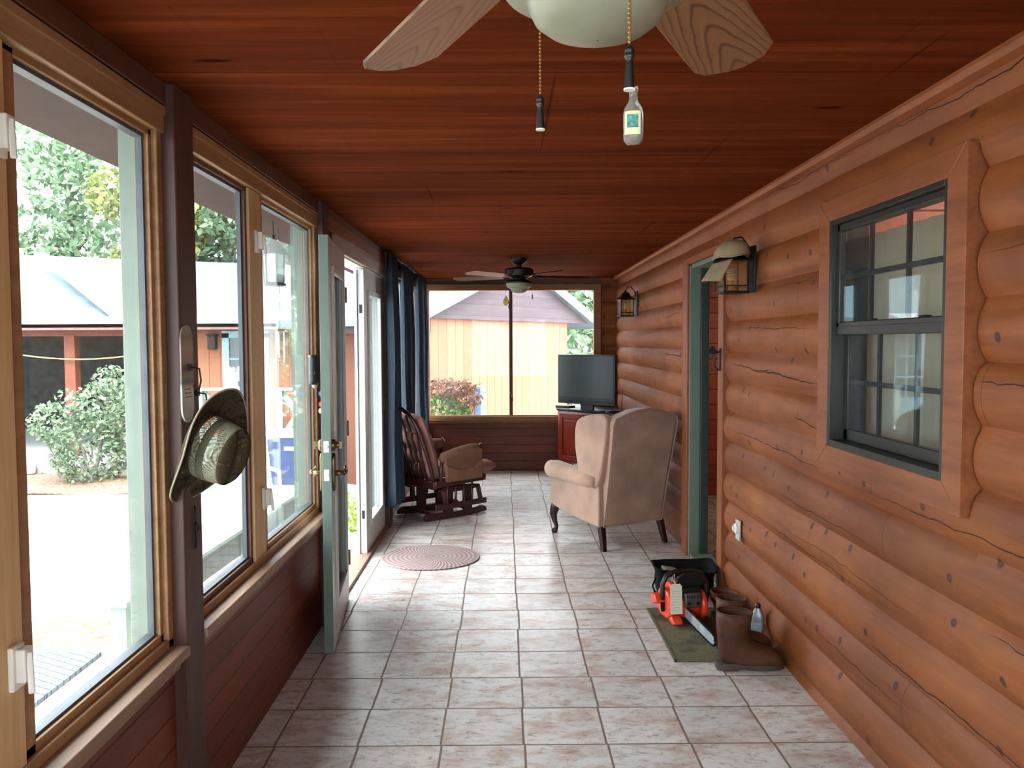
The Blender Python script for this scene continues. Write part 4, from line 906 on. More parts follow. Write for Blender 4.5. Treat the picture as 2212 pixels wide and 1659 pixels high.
# ---- boots
M['leather'] = plain('worn_brown_leather', (80, 47, 31), .6, var=.3, scale=9, spec=.3, bump=.25)
M['leather2'] = plain('red_brown_leather', (104, 48, 38), .6, var=.3, scale=9, spec=.3)
M['sole'] = plain('dirty_rubber_sole', (66, 60, 56), .8, var=.2)
BR = [(.078, .268, -4, .080, .066), (.075, .235, -2, .078, .064), (.072, .18, 2, .072, .058), (.074, .14, 10, .070, .052), (.078, .115, 24, .078, .048), (.088, .092, 44, .088, .046), (.128, .070, 68, .070, .046), (.175, .056, 84, .058, .049), (.215, .050, 90, .052, .053), (.25, .046, 90, .047, .053), (.278, .040, 90, .039, .046), (.296, .034, 90, .026, .034), (.304, .030, 90, .010, .015)]
def boot_mesh(h=1.0, laced=False):
    rings = []
    for (u, z, an, a, b) in BR:
        an = math.radians(an); ring = []
        z = z * (h if z > .14 else 1)
        for k in range(24):
            t_ = 2 * PI * k / 24; c = math.copysign(abs(math.cos(t_)) ** .85, math.cos(t_)); s_ = math.copysign(abs(math.sin(t_)) ** .85, math.sin(t_))
            ring.append((u + a * c * math.cos(an), b * s_, max(.024, z + a * c * math.sin(an))))
        rings.append(ring)
    m = MB(); m.loft(rings, caps=False); m.f.append(tuple(range(12 * 24, 13 * 24))); return m
def boot(loc, rz, label, mat, h=1.0, name='work_boot', laced=False):
    b = thing(name, label, 'boot', loc, rz)
    MB_ = boot_mesh(h); up_ = MB_.ob('boot_upper', mat, b, solid=.004, smooth='all')
    so = [(-.004, -.03), (-.008, 0), (-.004, .03), (.03, .042), (.08, .040), (.12, .038), (.18, .050), (.24, .056), (.285, .044), (.31, .018), (.312, -.01), (.295, -.036), (.24, -.052), (.18, -.046), (.12, -.036), (.08, -.038), (.03, -.042)]
    so = rounded(so, 1)
    MB().prism(so, XY, .010, .032).prism([p for p in so if p[0] < .1], XY, 0, .012).prism([p for p in so if p[0] > .12], XY, 0.0, .012).ob('sole', 'sole', b, bevel=.003)
    t_ = h * .268
    MB().tube([(.078 + .082 * math.cos(2 * PI * k / 28), .068 * math.sin(2 * PI * k / 28), t_ - .003 * math.cos(2 * PI * k / 28)) for k in range(28)], .004, 6, closed=True).ob('collar', mat, up_, smooth='all')
    for s in (-1, 1): MB().box(.068, .090, s * .066 - .002, s * .066 + .002, t_ - .035, t_ + .004).ob('pull_strap', mat, up_, bevel=.003)
    if laced:
        m = MB()
        for k in range(5):
            z = .095 + k * .014; x = .152 - .006 * k
            m.tube([(x - .012, -.024, z), (x + .002, 0, z + .003), (x - .012, .024, z)], .003, 6)
        m.ob('laces', 'black', up_)
    return b
boot((.985, 3.765, 0), math.radians(2), 'brown leather pull-on boot nearest the camera, heel on the door mat edge', 'leather')
boot((1.022, 3.91, .011), math.radians(6), 'brown leather pull-on boot directly behind the nearest boot', 'leather', 1.02).scale = (.88, .9, 1)
boot((1.15, 4.46, 0.011), math.radians(-62), 'red brown low laced boot between the chainsaw and the log wall', 'leather2', .58, 'laced_boot', True)

# ---- oil bottle and card
ob_ = thing('oil_bottle', 'silver grey plastic oil bottle with black cap standing by the log wall', 'bottle', (1.262, 4.06, 0), math.radians(-20))
rr = lambda a, b, z: [(a * math.copysign(abs(math.cos(t_)) ** .5, math.cos(t_)), b * math.copysign(abs(math.sin(t_)) ** .5, math.sin(t_)), z) for t_ in [2 * PI * k / 24 for k in range(24)]]
M['silver'] = plain('silver_grey_plastic', (150, 158, 164), .35, .35, var=.04)
MB().loft([rr(.028, .021, 0), rr(.031, .024, .006), rr(.031, .024, .135), rr(.028, .022, .155), rr(.018, .016, .178), rr(.012, .012, .186), rr(.012, .012, .196)]).ob('bottle_body', 'silver', ob_, smooth=True)
MB().lathe([(.015, .19), (.015, .206), (.010, .212), (.004, .213)], 20).ob('cap', 'black', ob_, smooth=True)
MB().tube([(0, 0, .212), (-.002, 0, .238)], [.003, .0015], 8).ob('spout', plain('red_plastic', (170, 40, 30), .4), ob_)
MB().tube([(-.015, 0, .195), (-.028, 0, .188), (-.030, 0, .172), (-.026, 0, .165)], .0016, 6).ob('cap_strap', 'black', ob_)
MB().grid(lambda u, v: (-.02 + .04 * u, -.0246, .03 + .09 * v), 2, 2).ob('label', plain('pale_bottle_label', (170, 178, 186), .4, var=.2, scale=60), ob_, solid=.0005)
cr = thing('paper_card', 'white folded paper card with black mark between boots and oil bottle', 'paper', (1.20, 4.0, 0), 0)
MB().add([(-.03, 0, .02), (.045, .01, 0), (.05, .02, .075), (.02, .012, .085), (-.005, .008, .118), (-.028, .004, .1)], [(0, 1, 2, 3, 4, 5)]).ob('card', plain('white_card', (220, 222, 232), .6, var=.03), cr, solid=.0015)
MB().add([(-.02, -.002, .045), (.0, -.001, .04), (.012, .004, .055), (.002, .002, .075), (-.012, -.001, .065)], [(0, 1, 2, 3, 4)]).ob('printed_mark', 'black', cr, solid=.001)

# ---- chainsaw
M['orange'] = plain('orange_red_plastic', (224, 66, 34), .35, var=.06)
M['dkgrey'] = plain('sooty_grey_metal', (96, 88, 82), .5, .5, var=.2, scale=40)
cs = thing('chainsaw', 'orange and black chainsaw with white tag standing on the door mat', 'chainsaw', (.975, 4.42, .009), math.radians(189.5)); cs.scale = (1.12, 1.0, 1.1)
MB().prism(rounded([(-.12, .03), (.05, .02), (.075, .05), (.075, .12), (.05, .165), (-.02, .185), (-.10, .17), (-.13, .12)], 1), lambda u, v, t: (t, u, v), -.055, .075).ob('engine_housing', 'orange', cs, bevel=.01)
MB().prism(rounded([(-.10, .02), (.04, .015), (.085, .04), (.10, .08), (.06, .15), (-.02, .165), (-.09, .15), (-.12, .08)], 1), lambda u, v, t: (t, u, v), .075, .105).ob('starter_cover', 'orange', cs, bevel=.01)
MB().prism([(.02, .02), (.115, .008), (.13, .022), (.08, .05), (.02, .06)], lambda u, v, t: (t, u, v), .05, .10).prism([(-.06, .07), (.02, .10), (-.02, .13), (-.09, .12)], lambda u, v, t: (t, u, v), .10, .15).ob('side_fin', 'orange', cs, bevel=.008)
MB().prism(rounded([(-.06, .02), (.07, .015), (.105, .05), (.10, .12), (.05, .155), (-.04, .15), (-.07, .09)], 1), lambda u, v, t: (t, u, v), -.085, -.055).ob('clutch_cover', 'orange', cs, bevel=.01)
mu = MB().box(-.05, .03, .07, .098, .085, .155).ob('muffler', 'dkgrey', cs, bevel=.006)
m = MB()
for x in (-.033, .013): m.lathe([(.001, 0), (.0085, 0), (.0085, .003), (.001, .003)], 16, Matrix.Translation((x, .101, .108)) @ Matrix.Rotation(PI / 2, 4, 'X'))
for k in range(6): m.box(-.043 + k * .0125, -.038 + k * .0125, .0975, .0995, .132, .148)
m.ob('muffler_ports', 'black', mu)
MB().prism([(-.062, .075), (.045, .075), (.045, .165), (.02, .178), (-.05, .178), (-.062, .165)], XZ, .05, .072).ob('front_shroud', 'black', cs, bevel=.006)
MB().tube([(.108, .0, .05), (.115, .0, .12), (.112, -.005, .18), (.09, -.01, .222), (.05, -.012, .238), (-.05, -.014, .24), (-.09, -.014, .222), (-.112, -.01, .18), (-.115, 0, .12), (-.10, .0, .05)], .0125, 12).ob('front_handle', 'black', cs, smooth='all')
MB().prism(rounded([(-.085, .17), (-.07, .245), (.05, .25), (.068, .17)], 1), lambda u, v, t: (u, t + .12 * (v - .17), v), .035, .048).ob('hand_guard', 'black', cs, bevel=.004)
MB().tube([(0, -.11, .15), (0, -.18, .155), (0, -.25, .13), (0, -.27, .08), (0, -.24, .035), (0, -.16, .022), (0, -.09, .03)], .015, 12).ob('rear_handle', 'black', cs, smooth='all')
MB().lathe([(.001, 0), (.02, 0), (.02, .012), (.001, .014)], 20, Matrix.Translation((-.0, .0, .18))).ob('air_filter_cap', 'black', cs, smooth=True)
BX = .022
def barpt(s_, h): return (BX, .06 + s_, .058 - .062 * s_ + h)
bl_ = [(0, -.024), (.36, -.021), (.385, -.016), (.398, 0), (.385, .018), (.36, .024), (0, .027)]
MB().prism([(.06 + s_, .058 - .055 * s_ + h) for s_, h in bl_], lambda u, v, t: (t, u, v), BX - .0025, BX + .0025).ob('guide_bar', plain('scuffed_steel_bar', (176, 186, 192), .35, .4, var=.22, scale=16), cs, bevel=.001)
edge = [(.06 + s_, .058 - .055 * s_ + h) for s_, h in bl_]
m = MB().tube([(BX, u, v) for u, v in edge], .0038, 6)
for i in range(len(edge) - 1):
    a = Vector((BX,) + edge[i]); b = Vector((BX,) + edge[i + 1]); n_ = int((b - a).length / .016)
    for k in range(n_):
        p = a.lerp(b, (k + .5) / max(1, n_)); o_ = Vector((0, 0, .005 if edge[i][1] > .058 - .055 * (edge[i][0] - .06) else -.005))
        m.box(p.x - .004, p.x + .004, p.y - .005, p.y + .004, p.z + o_.z - .004, p.z + o_.z + .004)
m.ob('saw_chain', 'iron', cs)
tg = MB().prism([(-.03, -.145), (.03, -.145), (.03, -.012), (.02, 0), (-.02, 0), (-.03, -.012)], lambda u, v, t: (.075 + u * .98, .085 + t + .14 * (-v) * .6, .205 + v), 0, .0012).ob('paper_tag', plain('cream_tag', (222, 218, 196), .6, var=.04), cs)
m = MB()
for k in range(8):
    v = -.035 - k * .013; w_ = .018 + .006 * ((k * 7) % 3) / 2
    m.prism([(-w_, v), (w_, v), (w_, v - .0012), (-w_, v - .0012)], lambda u, vv, t: (.075 + u, .0862 + t + .14 * (-vv) * .6, .205 + vv), 0, .0005)
m.ob('printed_lines', plain('grey_print', (150, 148, 140), .7), tg)
MB().tube([(.075, .088, .198), (.072, .06, .215), (.06, .02, .235), (.075, .03, .225), (.078, .086, .2)], .0013, 6).ob('tag_string', plain('white_string', (205, 200, 190), .8), tg)

# ---- open tool bag
M['nylon'] = plain('black_nylon', (12, 13, 15), .85, var=.2, spec=.15, bump=.2)
bg = thing('tool_bag', 'black open-topped nylon tool bag behind the chainsaw', 'bag', (1.085, 4.95, 0), math.radians(-4))
def rect(a, b, z, wav=0): return [(a * math.copysign(abs(math.cos(t_)) ** .35, math.cos(t_)), b * math.copysign(abs(math.sin(t_)) ** .35, math.sin(t_)), z + wav * math.sin(2 * t_ + .6)) for t_ in [2 * PI * k / 40 for k in range(40)]]
m = MB(); m.loft([rect(.155, .085, 0), rect(.165, .10, .01), rect(.172, .108, .06), rect(.168, .115, .11), rect(.182, .14, .155, .008), rect(.185, .145, .162, .01), rect(.176, .136, .158, .008), rect(.160, .107, .11), rect(.162, .098, .03), rect(.15, .08, .015)])
m.ob('bag_body', 'nylon', bg, smooth=True)
MB().tube(rect(.186, .146, .163, .01), .006, 8, closed=True).ob('rim', 'nylon', bg, smooth='all')
MB().box(-.15, .10, -.125, -.105, .02, .085).ob('front_pocket', 'nylon', bg, bevel=.01)
MB().tube([(-.18, -.10, .11), (-.20, -.12, .07), (-.19, -.13, .04), (-.17, -.115, .02)], .006, 6).ob('side_strap', 'nylon', bg, smooth='all')
o = MB().box(-.05, .05, -.03, .03, 0, .035).ob('parts_box', plain('grey_plastic_box', (140, 142, 138), .5), None, bevel=.004); o.location = (1.00, 4.98, .104); o.rotation_euler = (.2, .25, .4); tag(o, 'grey plastic box lying inside the black tool bag', 'box')
o = MB().lathe([(.008, 0), (.022, 0), (.022, .03), (.008, .03)], 20).ob('tape_roll', 'orange', None, smooth=True); o.location = (1.13, 4.95, .115); o.rotation_euler = (1.2, 0, .3); tag(o, 'orange tape roll inside the black tool bag', 'tape')
o = MB().box(-.12, .12, -.07, .07, 0, .07).ob('tool_heap', plain('dark_tools', (40, 38, 38), .5, .3, var=.5, scale=30), None, bevel=.02); o.location = (1.085, 4.95, .018); tag(o, 'dark jumble of hand tools filling the black tool bag', 'tools', kind='stuff')

# ================================================================== OUTSIDE
GZ = -.6
t = NT('pale_patio'); n = t.noise(t.coord((1, 1, 1)), 1.4, 5, .6); n2 = t.noise(t.coord((1, 1, 1)), 30, 3)
t.bump(n2, .2, .01); M['patio'] = t.fin(t.ramp(n, [(.3, s2l((168, 160, 152))), (.7, s2l((186, 180, 174)))]), .9, 0, .2)
struct(MB().box(-40, 30, -12, 60, GZ - .2, GZ).ob('patio', 'patio'), 'pale bright patio and yard outside the windows')
M['pwood'] = plain('pale_green_painted_wood', (138, 156, 148), .6, var=.05)
M['peach'] = plank_mat('peach_vertical_siding', (148, 94, 68), (160, 104, 78), .2, 0, 'X', True, dark=(84, 48, 32), rough=.8)
M['lap'] = plank_mat('mauve_lap_siding', (70, 58, 63), (82, 70, 75), .17, .05, 'X', dark=(70, 52, 58), rough=.8)
M['shing'] = plank_mat('pale_grey_shingles', (84, 102, 110), (98, 116, 124), .12, 0, 'X', dark=(84, 102, 110), rough=.9)
M['white'] = plain('white_trim_board', (222, 226, 230), .6, var=.03)
M['rust'] = plain('rust_painted_post', (112, 58, 40), .7)
M['bluep'] = plain('light_blue_trim', (150, 190, 204), .6)
M['foldark'] = plain('dark_carport_wall', (34, 46, 44), .95, var=.5, scale=5)
def leafmat(name, c1, c2, tr=.3):
    t = NT(name); n = t.noise(t.coord((1, 1, 1)), 2.2, 4); g = t.n('ShaderNodeNewGeometry')
    c = t.ramp(t.math('ADD', t.math('MULTIPLY', n, .5), t.math('MULTIPLY', g.outputs['Random Per Island'], .5)), [(.25, s2l(c1)), (.75, s2l(c2))])
    t.fin(c, .7, 0, .25); tl = t.n('ShaderNodeBsdfTranslucent'); t.l(c, tl.inputs[0]); mx = t.n('ShaderNodeMixShader'); mx.inputs[0].default_value = tr
    t.l(t.b.outputs[0], mx.inputs[1]); t.l(tl.outputs[0], mx.inputs[2]); t.l(mx.outputs[0], t.out.inputs[0]); return t.m
def leaves(blobs, n, size, seed, up=.3):
    R_ = random.Random(seed); m = MB(); tot = sum(b[3] * b[4] * b[5] for b in blobs)
    for (x, y, z, a, b, c) in blobs:
        for _ in range(int(n * a * b * c / tot)):
            d = Vector((R_.gauss(0, 1), R_.gauss(0, 1), R_.gauss(0, 1))).normalized(); r = R_.uniform(.45, 1.0) ** .5
            p = Vector((x + d.x * a * r, y + d.y * b * r, z + d.z * c * r)); e = Euler((R_.uniform(-1.2, 1.2), R_.uniform(-1.2, 1.2), R_.uniform(0, 6.28))).to_matrix()
            s = size * R_.uniform(.6, 1.3)
            m.add([p + e @ Vector(q) * s for q in ((-.5, 0, 0), (0, -.28, .05), (.5, 0, 0), (0, .28, .05))], [(0, 1, 2, 3)])
    return m
def nob(mb, name, mat, parent=None):     # leaves keep their own normals
    me = bpy.data.meshes.new(name); me.from_pydata([tuple(p) for p in mb.v], [], mb.f); o = bpy.data.objects.new(name, me); COL.objects.link(o)
    me.materials.append(mat)
    if parent: o.parent = parent
    return o

# ---- neighbouring wing of the house (one building: long part and gabled wing)
H = thing('house', 'peach sided house with pale grey roof and gabled wing across the patio', 'house', (0, 0, 0))
MB().box(-5.4, -2.75, 14.6, 19.5, -.15, 1.88).ob('front_wall', 'peach', H)
def roofslab(mb, a, b, c, d_, th=.10):
    a, b, c, d_ = map(Vector, (a, b, c, d_)); dn = Vector((0, 0, -th)); mb.add([a, b, c, d_, a + dn, b + dn, c + dn, d_ + dn], [(0, 1, 2, 3), (7, 6, 5, 4), (0, 4, 5, 1), (1, 5, 6, 2), (2, 6, 7, 3), (3, 7, 4, 0)])
    return mb
m = roofslab(MB(), (-16, 14.0, 1.98), (-.9, 14.0, 1.95), (-.9, 18.3, 3.08), (-16, 18.3, 3.70)); roofslab(m, (-.9, 18.3, 3.08), (-.9, 22.6, 1.9), (-16, 22.6, 1.9), (-16, 18.3, 3.70))
m.ob('roof', 'shing', H)
MB().bar((-9.6, 17.3, 3.40), (-6.55, 14.05, 2.02), .22, .05).ob('hip_cap', 'white', H)
MB().box(-16, -.9, 13.96, 14.02, 1.86, 1.985).ob('fascia', 'white', H)
MB().box(-16, -.9, 14.02, 14.55, 1.80, 1.86).box(-16, -.9, 14.02, 14.1, 1.76, 1.87).ob('soffit', plain('mauve_soffit', (120, 96, 96), .8), H)
do = MB().box(-4.95, -4.83, 14.54, 14.6, -.1, 1.70).box(-4.25, -4.13, 14.54, 14.6, -.1, 1.70).box(-4.95, -4.13, 14.54, 14.6, 1.62, 1.74).ob('door_surround', 'bluep', H)
MB().box(-4.83, -4.25, 14.57, 14.6, -.1, .52).ob('door_panel', plain('blue_door_panel', (120, 160, 176), .6), do)
MB().box(-4.83, -4.25, 14.575, 14.6, .52, 1.62).ob('pane', plain('dark_window_pane', (58, 70, 78), .2, spec=.8), do)
m = MB()
for x in (-4.64, -4.45): m.box(x - .012, x + .012, 14.56, 14.58, .52, 1.62)
for z in (.88, 1.25): m.box(-4.83, -4.25, 14.56, 14.58, z - .012, z + .012)
m.ob('muntin', 'bluep', do)
MB().box(-5.18, -5.04, 14.46, 14.6, 1.42, 1.66).box(-5.2, -5.02, 14.44, 14.6, 1.66, 1.69).ob('porch_light', 'iron', H, bevel=.01)
MB().box(-16, -5.4, 19.4, 19.6, -.5, 2.6).box(-5.5, -5.4, 14.6, 19.5, -.5, 1.9).ob('carport_wall', 'foldark', H)
MB().box(-16, -5.4, 14.38, 14.52, 1.66, 1.82).ob('carport_beam', 'rust', H)
for x in (-7.52, -11.2): MB().box(x - .09, x + .09, 14.36, 14.54, -.45, 1.68).ob('carport_post', 'rust', H)
TH = math.atan2(.829, .558)
def B(mb, name, mat, **k):
    o = mb.ob(name, mat, H, **k); o.location = (-1.044, 11.5, 0); o.rotation_euler.z = TH; return o
B(MB().box(0, 3.86, 0, 2.2, GZ, 1.88), 'wing_wall', 'peach')
pk_ = (2.27, 2.70); e0 = (-.25, 1.80); e1 = (4.80, 1.80)
B(MB().prism([(-.12, 1.86), (4.68, 1.86), pk_], XZ, -.06, .06), 'gable_siding', 'lap')
e0 = (-.45, 1.86); e1 = (4.80, 1.86); pk_ = (2.2, 2.78)
m = MB(); roofslab(m, (e0[0], -.16, e0[1]), (pk_[0], -.16, pk_[1] + .10), (pk_[0], 2.6, pk_[1] + .10), (e0[0], 2.6, e0[1])); roofslab(m, (pk_[0], -.16, pk_[1] + .10), (e1[0], -.16, e1[1]), (e1[0], 2.6, e1[1]), (pk_[0], 2.6, pk_[1] + .10))
B(m, 'wing_roof', 'shing')
B(MB().bar((e0[0] - .02, -.18, e0[1] - .02), (pk_[0], -.18, pk_[1] + .04), .04, .13).bar((pk_[0], -.18, pk_[1] + .04), (e1[0] + .02, -.18, e1[1] - .02), .04, .13), 'rake_board', 'white')
B(MB().box(-.14, -.02, -.05, 2.2, 1.66, 1.86), 'wing_soffit', 'lap')
B(MB().box(1.05, 1.17, -.12, -.02, GZ, .86), 'downspout', plain('blue_downspout', (92, 140, 190), .5))

# ---- rails, deck and slab
struct(MB().box(-5.35, -2.9, 12.98, 14.6, GZ, -.12).ob('house_deck', 'pwood'), 'pale deck in front of the house')
struct(MB().box(-16, -5.6, 13.5, 19.4, GZ, -.45).ob('carport_slab', plain('carport_concrete', (176, 178, 176), .8)), 'grey concrete carport slab')
def xrail(x0, x1, y, label):
    R_ = thing('deck_railing', label, 'railing', (0, 0, 0))
    for x in (x0 + .05, x1 - .05): MB().box(x - .05, x + .05, y - .05, y + .05, -.12, .78).ob('post', 'pwood', R_)
    MB().box(x0 - .03, x1 + .03, y - .07, y + .07, .78, .82).ob('top_rail', 'pwood', R_)
    MB().box(x0, x1, y - .03, y + .03, -.02, .06).ob('bottom_rail', 'pwood', R_)
    MB().bar((x0 + .1, y, .06), (x1 - .1, y, .74), .03, .09).ob('brace', 'pwood', R_); MB().bar((x0 + .1, y + .031, .74), (x1 - .1, y + .031, .06), .03, .09).ob('brace', 'pwood', R_)
xrail(-4.85, -4.08, 13.05, 'pale cross-braced deck railing with the white statue on it')
xrail(-3.60, -2.95, 13.05, 'pale cross-braced deck railing behind the blue bin')
lr = thing('low_railing', 'long low pale boarded railing along the patio outside the windows', 'railing', (0, 0, 0))
MB().bar((-2.56, 5.35, -.19), (-2.35, 11.2, -.19), .16, .03).ob('top_rail', 'pwood', lr)
MB().bar((-2.56, 5.45, -.33), (-2.36, 11.1, -.33), .03, .24).ob('side_boards', plank_mat('grey_rail_boards', (70, 82, 80), (84, 96, 94), .14, 0, 'Y', True, dark=(110, 128, 126)), lr)
for k in range(6):
    f_ = k / 5; MB().box(-2.61 + .2 * f_, -2.51 + .2 * f_, 5.40 + 5.6 * f_, 5.50 + 5.6 * f_, GZ, -.205).ob('post', 'pwood', lr)
an = thing('angel_statue', 'small white winged statue standing on the deck railing', 'statue', (-4.27, 13.05, .82))
MB().lathe([(.09, 0), (.09, .02), (.06, .03), (.065, .06), (.045, .16), (.05, .21), (.03, .25), (.02, .26), (.03, .28), (.032, .30), (.02, .325), (.001, .33)], 16).ob('figure', 'white', an, smooth=True)
for s in (-1, 1): MB().prism(rounded([(s * .02, .12), (s * .09, .10), (s * .11, .24), (s * .08, .36), (s * .04, .30)], 1), XZ, .02, .04).ob('wing', 'white', an)
bb = thing('storage_bin', 'blue plastic bin with white lid on the patio by the deck railing', 'bin', (-3.22, 12.55, GZ))
M['binblue'] = plain('blue_plastic', (44, 66, 112), .45)
MB().loft([[(a * .27, b * .22, 0) for a, b in ((-1, -1), (1, -1), (1, 1), (-1, 1))], [(a * .33, b * .27, .72) for a, b in ((-1, -1), (1, -1), (1, 1), (-1, 1))]]).ob('bin_body', 'binblue', bb, bevel=.02)
MB().box(-.36, .36, -.30, .30, .71, .80).ob('lid', 'white', bb, bevel=.03)
MB().box(-.07, .07, -.27, -.255, .52, .58).ob('label', 'white', bb)
wc = thing('patio_chair', 'white curved plastic patio chair beyond the low railing', 'chair', (-3.05, 9.9, GZ), .9)
MB().grid(lambda u, v: (.24 * (2 * u - 1), .22 + .10 * v - .05 * math.cos((2 * u - 1) * 1.5), .38 + .42 * v), 12, 8).ob('backrest', 'white', wc, solid=.02, smooth='all')
MB().box(-.24, .24, -.24, .22, .36, .40).ob('seat', 'white', wc, bevel=.02)
for a in (-1, 1):
    for b in (-1, 1): MB().bar((a * .2, b * .2, .37), (a * .24, b * .25, 0), .04, .04).ob('leg', 'white', wc)
    MB().tube([(a * .25, .24, .58), (a * .26, .05, .60), (a * .25, -.2, .57), (a * .24, -.23, .4)], .025, 8).ob('armrest', 'white', wc, smooth='all')
# hanging things under the eaves
hl = thing('hanging_lantern', 'dark roofed lantern with white panes hanging outside under the eaves', 'lantern', (-1.36, 4.92, 1.86))
M['milk'] = plain('milky_pane', (206, 220, 222), .4, var=.03)
MB().lathe([(.055, .02), (.06, .19)], 6).ob('panes', 'milk', hl)
m = MB(); m.lathe([(.07, 0), (.07, .012), (.05, .02)], 6)
for k in range(6):
    a = PI * k / 3; m.bar((.057 * math.cos(a), .057 * math.sin(a), .01), (.063 * math.cos(a), .063 * math.sin(a), .19), .008, .008)
m.ob('cage', 'iron', hl)
MB().lathe([(.085, .185), (.07, .215), (.035, .255), (.012, .275), (.012, .30), (.001, .305)], 12).ob('lantern_roof', 'iron', hl)
MB().tube([(0, 0, .30), (0, 0, .40)], .003, 6).ob('hanging_chain', 'iron', hl)
wi = thing('wind_chime', 'thin pale wind chime hanging outside below the eaves', 'wind chime', (-1.40, 5.18, 1.40))
MB().tube([(0, 0, .2), (0, 0, .85)], .0015, 5).ob('cord', 'iron', wi)
MB().lathe([(.001, .195), (.035, .195), (.035, .203), (.001, .203)], 12).ob('disk', 'dark', wi)
for k, z in enumerate((0, .03, .05)):
    a = 2.1 * k; MB().tube([(.025 * math.cos(a), .025 * math.sin(a), z), (.025 * math.cos(a), .025 * math.sin(a), .195)], .005, 8).ob('chime_tube', 'white', wi)
ro = MB().tube([(-9.2 + .27 * k, 14.3, 1.50 - .24 * math.sin(PI * (k / 14.0)) ) for k in range(15)], .012, 6).ob('yellow_rope', plain('yellow_rope', (206, 190, 110), .7), None, smooth='all'); tag(ro, 'yellow rope sagging between the carport posts', 'rope')
# planting bed
md = MB().grid(lambda u, v: (-10 + 5.6 * u, 11.6 + 1.9 * v, GZ + .01 + .05 * math.sin(PI * v) + .02 * math.sin(23 * u + 9 * v)), 40, 10).ob('mulch', plain('leaf_mulch', (138, 108, 92), .95, var=.45, scale=30, bump=.8), None, solid=.02); tag(md, 'brown leaf mulch of the bed in front of the carport', 'mulch', kind='stuff')
RR = random.Random(4)
SL = ('leftmost rough grey edging stone of the carport slab', 'second rough grey edging stone from the left along the carport slab', 'third rough grey edging stone from the left along the carport slab', 'rough grey edging stone half behind the large pale shrub')
for k in range(4):
    st = MB(); r = RR.uniform(.15, .22)
    st.loft([[(q[0] * RR.uniform(.9, 1.1) * sc, q[1] * .6 * RR.uniform(.9, 1.1) * sc, z) for q in circ(r, 8)] for sc, z in ((.9, 0), (1, .08), (.85, .16 + .03 * (k % 3)))])
    o = st.ob('edging_stone', plain('field_stone', (148, 146, 142), .9, var=.25, scale=6), None, bevel=.02); o.location = (-8.2 + k * .44, 13.36, GZ + .02)
    tag(o, SL[k], 'stone', 'edging stones of the carport slab')
pd = MB().box(-3.6, -2.75, 3.6, 5.55, GZ, GZ + .03).ob('paver_pad', None or plain('tmp', (1, 1, 1)), None); pd.data.materials.clear()
t = NT('stamped_grey_pavers'); br = t.n('ShaderNodeTexBrick'); t.l(t.coord((1, 1, 1), (0, 0, 0), (0, 0, .5)), br.inputs[0]); br.inputs['Scale'].default_value = 4; br.inputs['Color1'].default_value = s2l((92, 106, 114)); br.inputs['Color2'].default_value = s2l((112, 126, 132)); br.inputs['Mortar'].default_value = s2l((44, 54, 60)); br.inputs['Mortar Size'].default_value = .02
pd.data.materials.append(t.fin(br.outputs[0], .8)); tag(pd, 'bluish grey stamped paver pad on the patio below the nearest window', 'paving')
sl = MB().lathe([(.001, .012), (.5, .012), (.6, 0)], 24, Matrix.Diagonal((1.3, .5, 1, 1)), cap=False).ob('soil_patch', plain('sandy_soil', (120, 100, 84), .95, var=.35, scale=9), None); sl.location = (-3.3, 6.0, GZ); tag(sl, 'bare sandy soil patch on the patio near the low railing', 'soil', kind='stuff')

# ---- shrubs and trees
bark = plain('grey_bark', (116, 112, 108), .9, var=.3, scale=6)
def shrub(name, loc, blobs, n, size, seed, m_, label, stem=1.0):
    s_ = thing(name, label, 'shrub', loc); nob(leaves(blobs, n, size, seed), 'foliage', m_, s_)
    b = MB()
    for k in range(5):
        bl = blobs[k % len(blobs)]; b.tube([(0, 0, 0), (bl[0] * .5, bl[1] * .5, bl[2] * .5), (bl[0], bl[1], bl[2])], [.03, .02, .008], 6)
    b.ob('stem', bark, s_); return s_
shrub('variegated_shrub', (-6.25, 12.5, GZ), [(0, 0, .55, .62, .55, .60), (.25, 0, 1.15, .50, .45, .45), (-.45, -.1, .95, .42, .4, .32), (.3, .1, 1.55, .30, .3, .28), (-.35, 0, 1.35, .2, .2, .1), (.7, 0, .9, .4, .4, .6)], 5200, .085, 1, leafmat('grey_green_leaves', (62, 88, 66), (150, 168, 138)), 'large pale green shrub in front of the carport')
shrub('green_shrub', (-.80, 10.75, GZ), [(0, 0, .55, .5, .45, .55), (-.05, 0, 1.15, .42, .4, .30), (.2, 0, .9, .35, .3, .35)], 3600, .075, 2, leafmat('bright_green_leaves', (48, 86, 36), (110, 150, 76)), 'bright green shrub below the left pane of the end window')
dv = thing('dead_vine', 'brown dried vine tangle on top of the bright green shrub', 'vine', (-.82, 10.85, GZ)); nob(leaves([(0, 0, 1.52, .48, .35, .12), (.25, 0, 1.36, .3, .3, .12)], 900, .07, 8), 'foliage', leafmat('dry_leaves', (84, 60, 48), (146, 108, 88)), dv)
m = MB()
for k in range(26):
    a = RR.uniform(-.45, .5); m.tube([(a, RR.uniform(-.2, .2), 1.3 + RR.uniform(-.2, .1)), (a + RR.uniform(-.15, .15), 0, 1.5), (a + RR.uniform(-.3, .3), RR.uniform(-.2, .2), 1.55 + RR.uniform(-.1, .12))], .004, 5)
m.ob('twig', 'rust', dv)
shrub('yellow_green_shrub', (-1.42, 7.2, GZ), [(0, 0, .35, .22, .3, .35), (0, .1, .6, .15, .2, .2)], 900, .05, 5, leafmat('yellow_green_leaves', (110, 150, 40), (190, 215, 90)), 'small yellow green shrub outside the french doors')
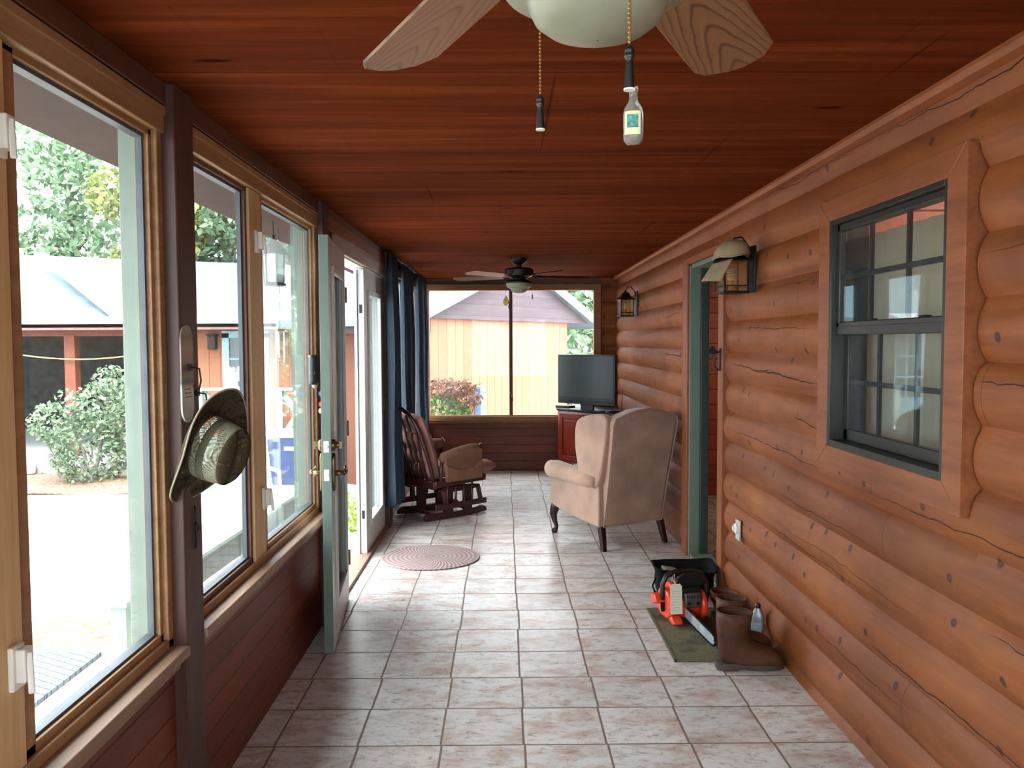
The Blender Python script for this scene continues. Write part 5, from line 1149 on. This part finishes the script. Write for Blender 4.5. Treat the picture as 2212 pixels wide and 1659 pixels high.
lm = [leafmat('pale_tree_leaves', (82, 110, 84), (158, 180, 146)), leafmat('hazy_tree_leaves', (66, 94, 72), (132, 158, 124)), leafmat('gold_green_leaves', (98, 116, 66), (172, 174, 116))]
bark = plain('grey_bark', (116, 112, 108), .9, var=.3, scale=6)
def tree(x, y, h, w_, seed, k, label, low=.3):
    t_ = thing('tree', label, 'tree', (x, y, GZ), 0, 'trees behind the house')
    R_ = random.Random(seed); bl = []
    for i in range(11):
        f_ = low + (1 - low) * i / 10; rr_ = w_ * (1 - abs(f_ - .6) * .9)
        bl.append((R_.uniform(-.5, .5) * rr_, R_.uniform(-.5, .5) * rr_, f_ * h, rr_ * R_.uniform(.45, .75), rr_ * .6, h * .10))
    nob(leaves(bl, 5200, .30, seed), 'crown', lm[k], t_)
    m = MB().tube([(0, 0, 0), (.1, 0, h * .4), (-.05, 0, h * .75), (0, 0, h * .95)], [.22, .17, .10, .03], 8)
    for i in range(6):
        b_ = bl[i + 2]; m.tube([(0, 0, b_[2] * .8), (b_[0] * .6, b_[1] * .6, b_[2] * .95), (b_[0] * 1.2, b_[1] * 1.2, b_[2] * 1.06)], [.07, .05, .02], 6)
    m.ob('trunk', bark, t_); return t_
for i, (x, y, h, w_, k, lb_) in enumerate(((-17.6, 27, 8.2, 2.3, 2, 'pale tree behind the carport roof, leftmost behind the nearest window'), (-14.4, 28, 9.4, 2.6, 0, 'tall pale tree with a visible trunk behind the carport roof'),
        (-11.4, 26, 9.0, 2.4, 2, 'golden green tree above the right end of the carport roof'), (-9.2, 28, 10.5, 2.6, 1, 'hazy green tree behind the hat post'), (-6.9, 26, 10, 2.3, 1, 'hazy green tree behind the house roof, left of the window mullion'),
        (-4.6, 27, 9.5, 2.3, 0, 'pale green tree behind the hanging lantern'), (-2.3, 28, 9, 2.2, 1, 'hazy green tree above the gabled wing'), (2.9, 22, 7.5, 2.3, 0, 'pale green tree right of the gable in the end window'),
        (5.4, 25, 8, 2.5, 1, 'hazy green tree beside the end window frame'))):
    tree(x, y, h, w_, 20 + i, k, lb_, .22)
shrub('hedge_shrub', (2.1, 17.5, GZ), [(0, 0, .8, 1.2, .7, .9), (.6, 0, 1.6, 1.0, .6, .6)], 2500, .14, 9, lm[1], 'pale hedge shrub right of the gabled wing')
struct(MB().box(-1.85, -1.13, 4.75, 6.9, GZ, -.10).ob('doorstep', 'patio'), 'pale doorstep outside the french doors')

for i, (x, y, h, w_, k, lb_) in enumerate(((-13.5, -6.5, 8.5, 2.8, 1, 'unseen hazy green tree added on the garden side to block low sky, farthest behind the camera'), (-13.0, -1.5, 9.5, 2.9, 1, 'unseen hazy green tree added on the garden side to block low sky, level with the near ceiling fan'),
        (-14.0, 3.5, 9.0, 2.9, 0, 'unseen pale tree added on the garden side to block low sky, level with the camouflage hat'), (-14.5, 8.2, 8.5, 2.6, 1, 'unseen hazy green tree added on the garden side to block low sky, level with the glider chair'))):
    tree(x, y, h, w_, 60 + i, k, lb_, .12)  # unseen trees added to cut low sky light on the upper log wall
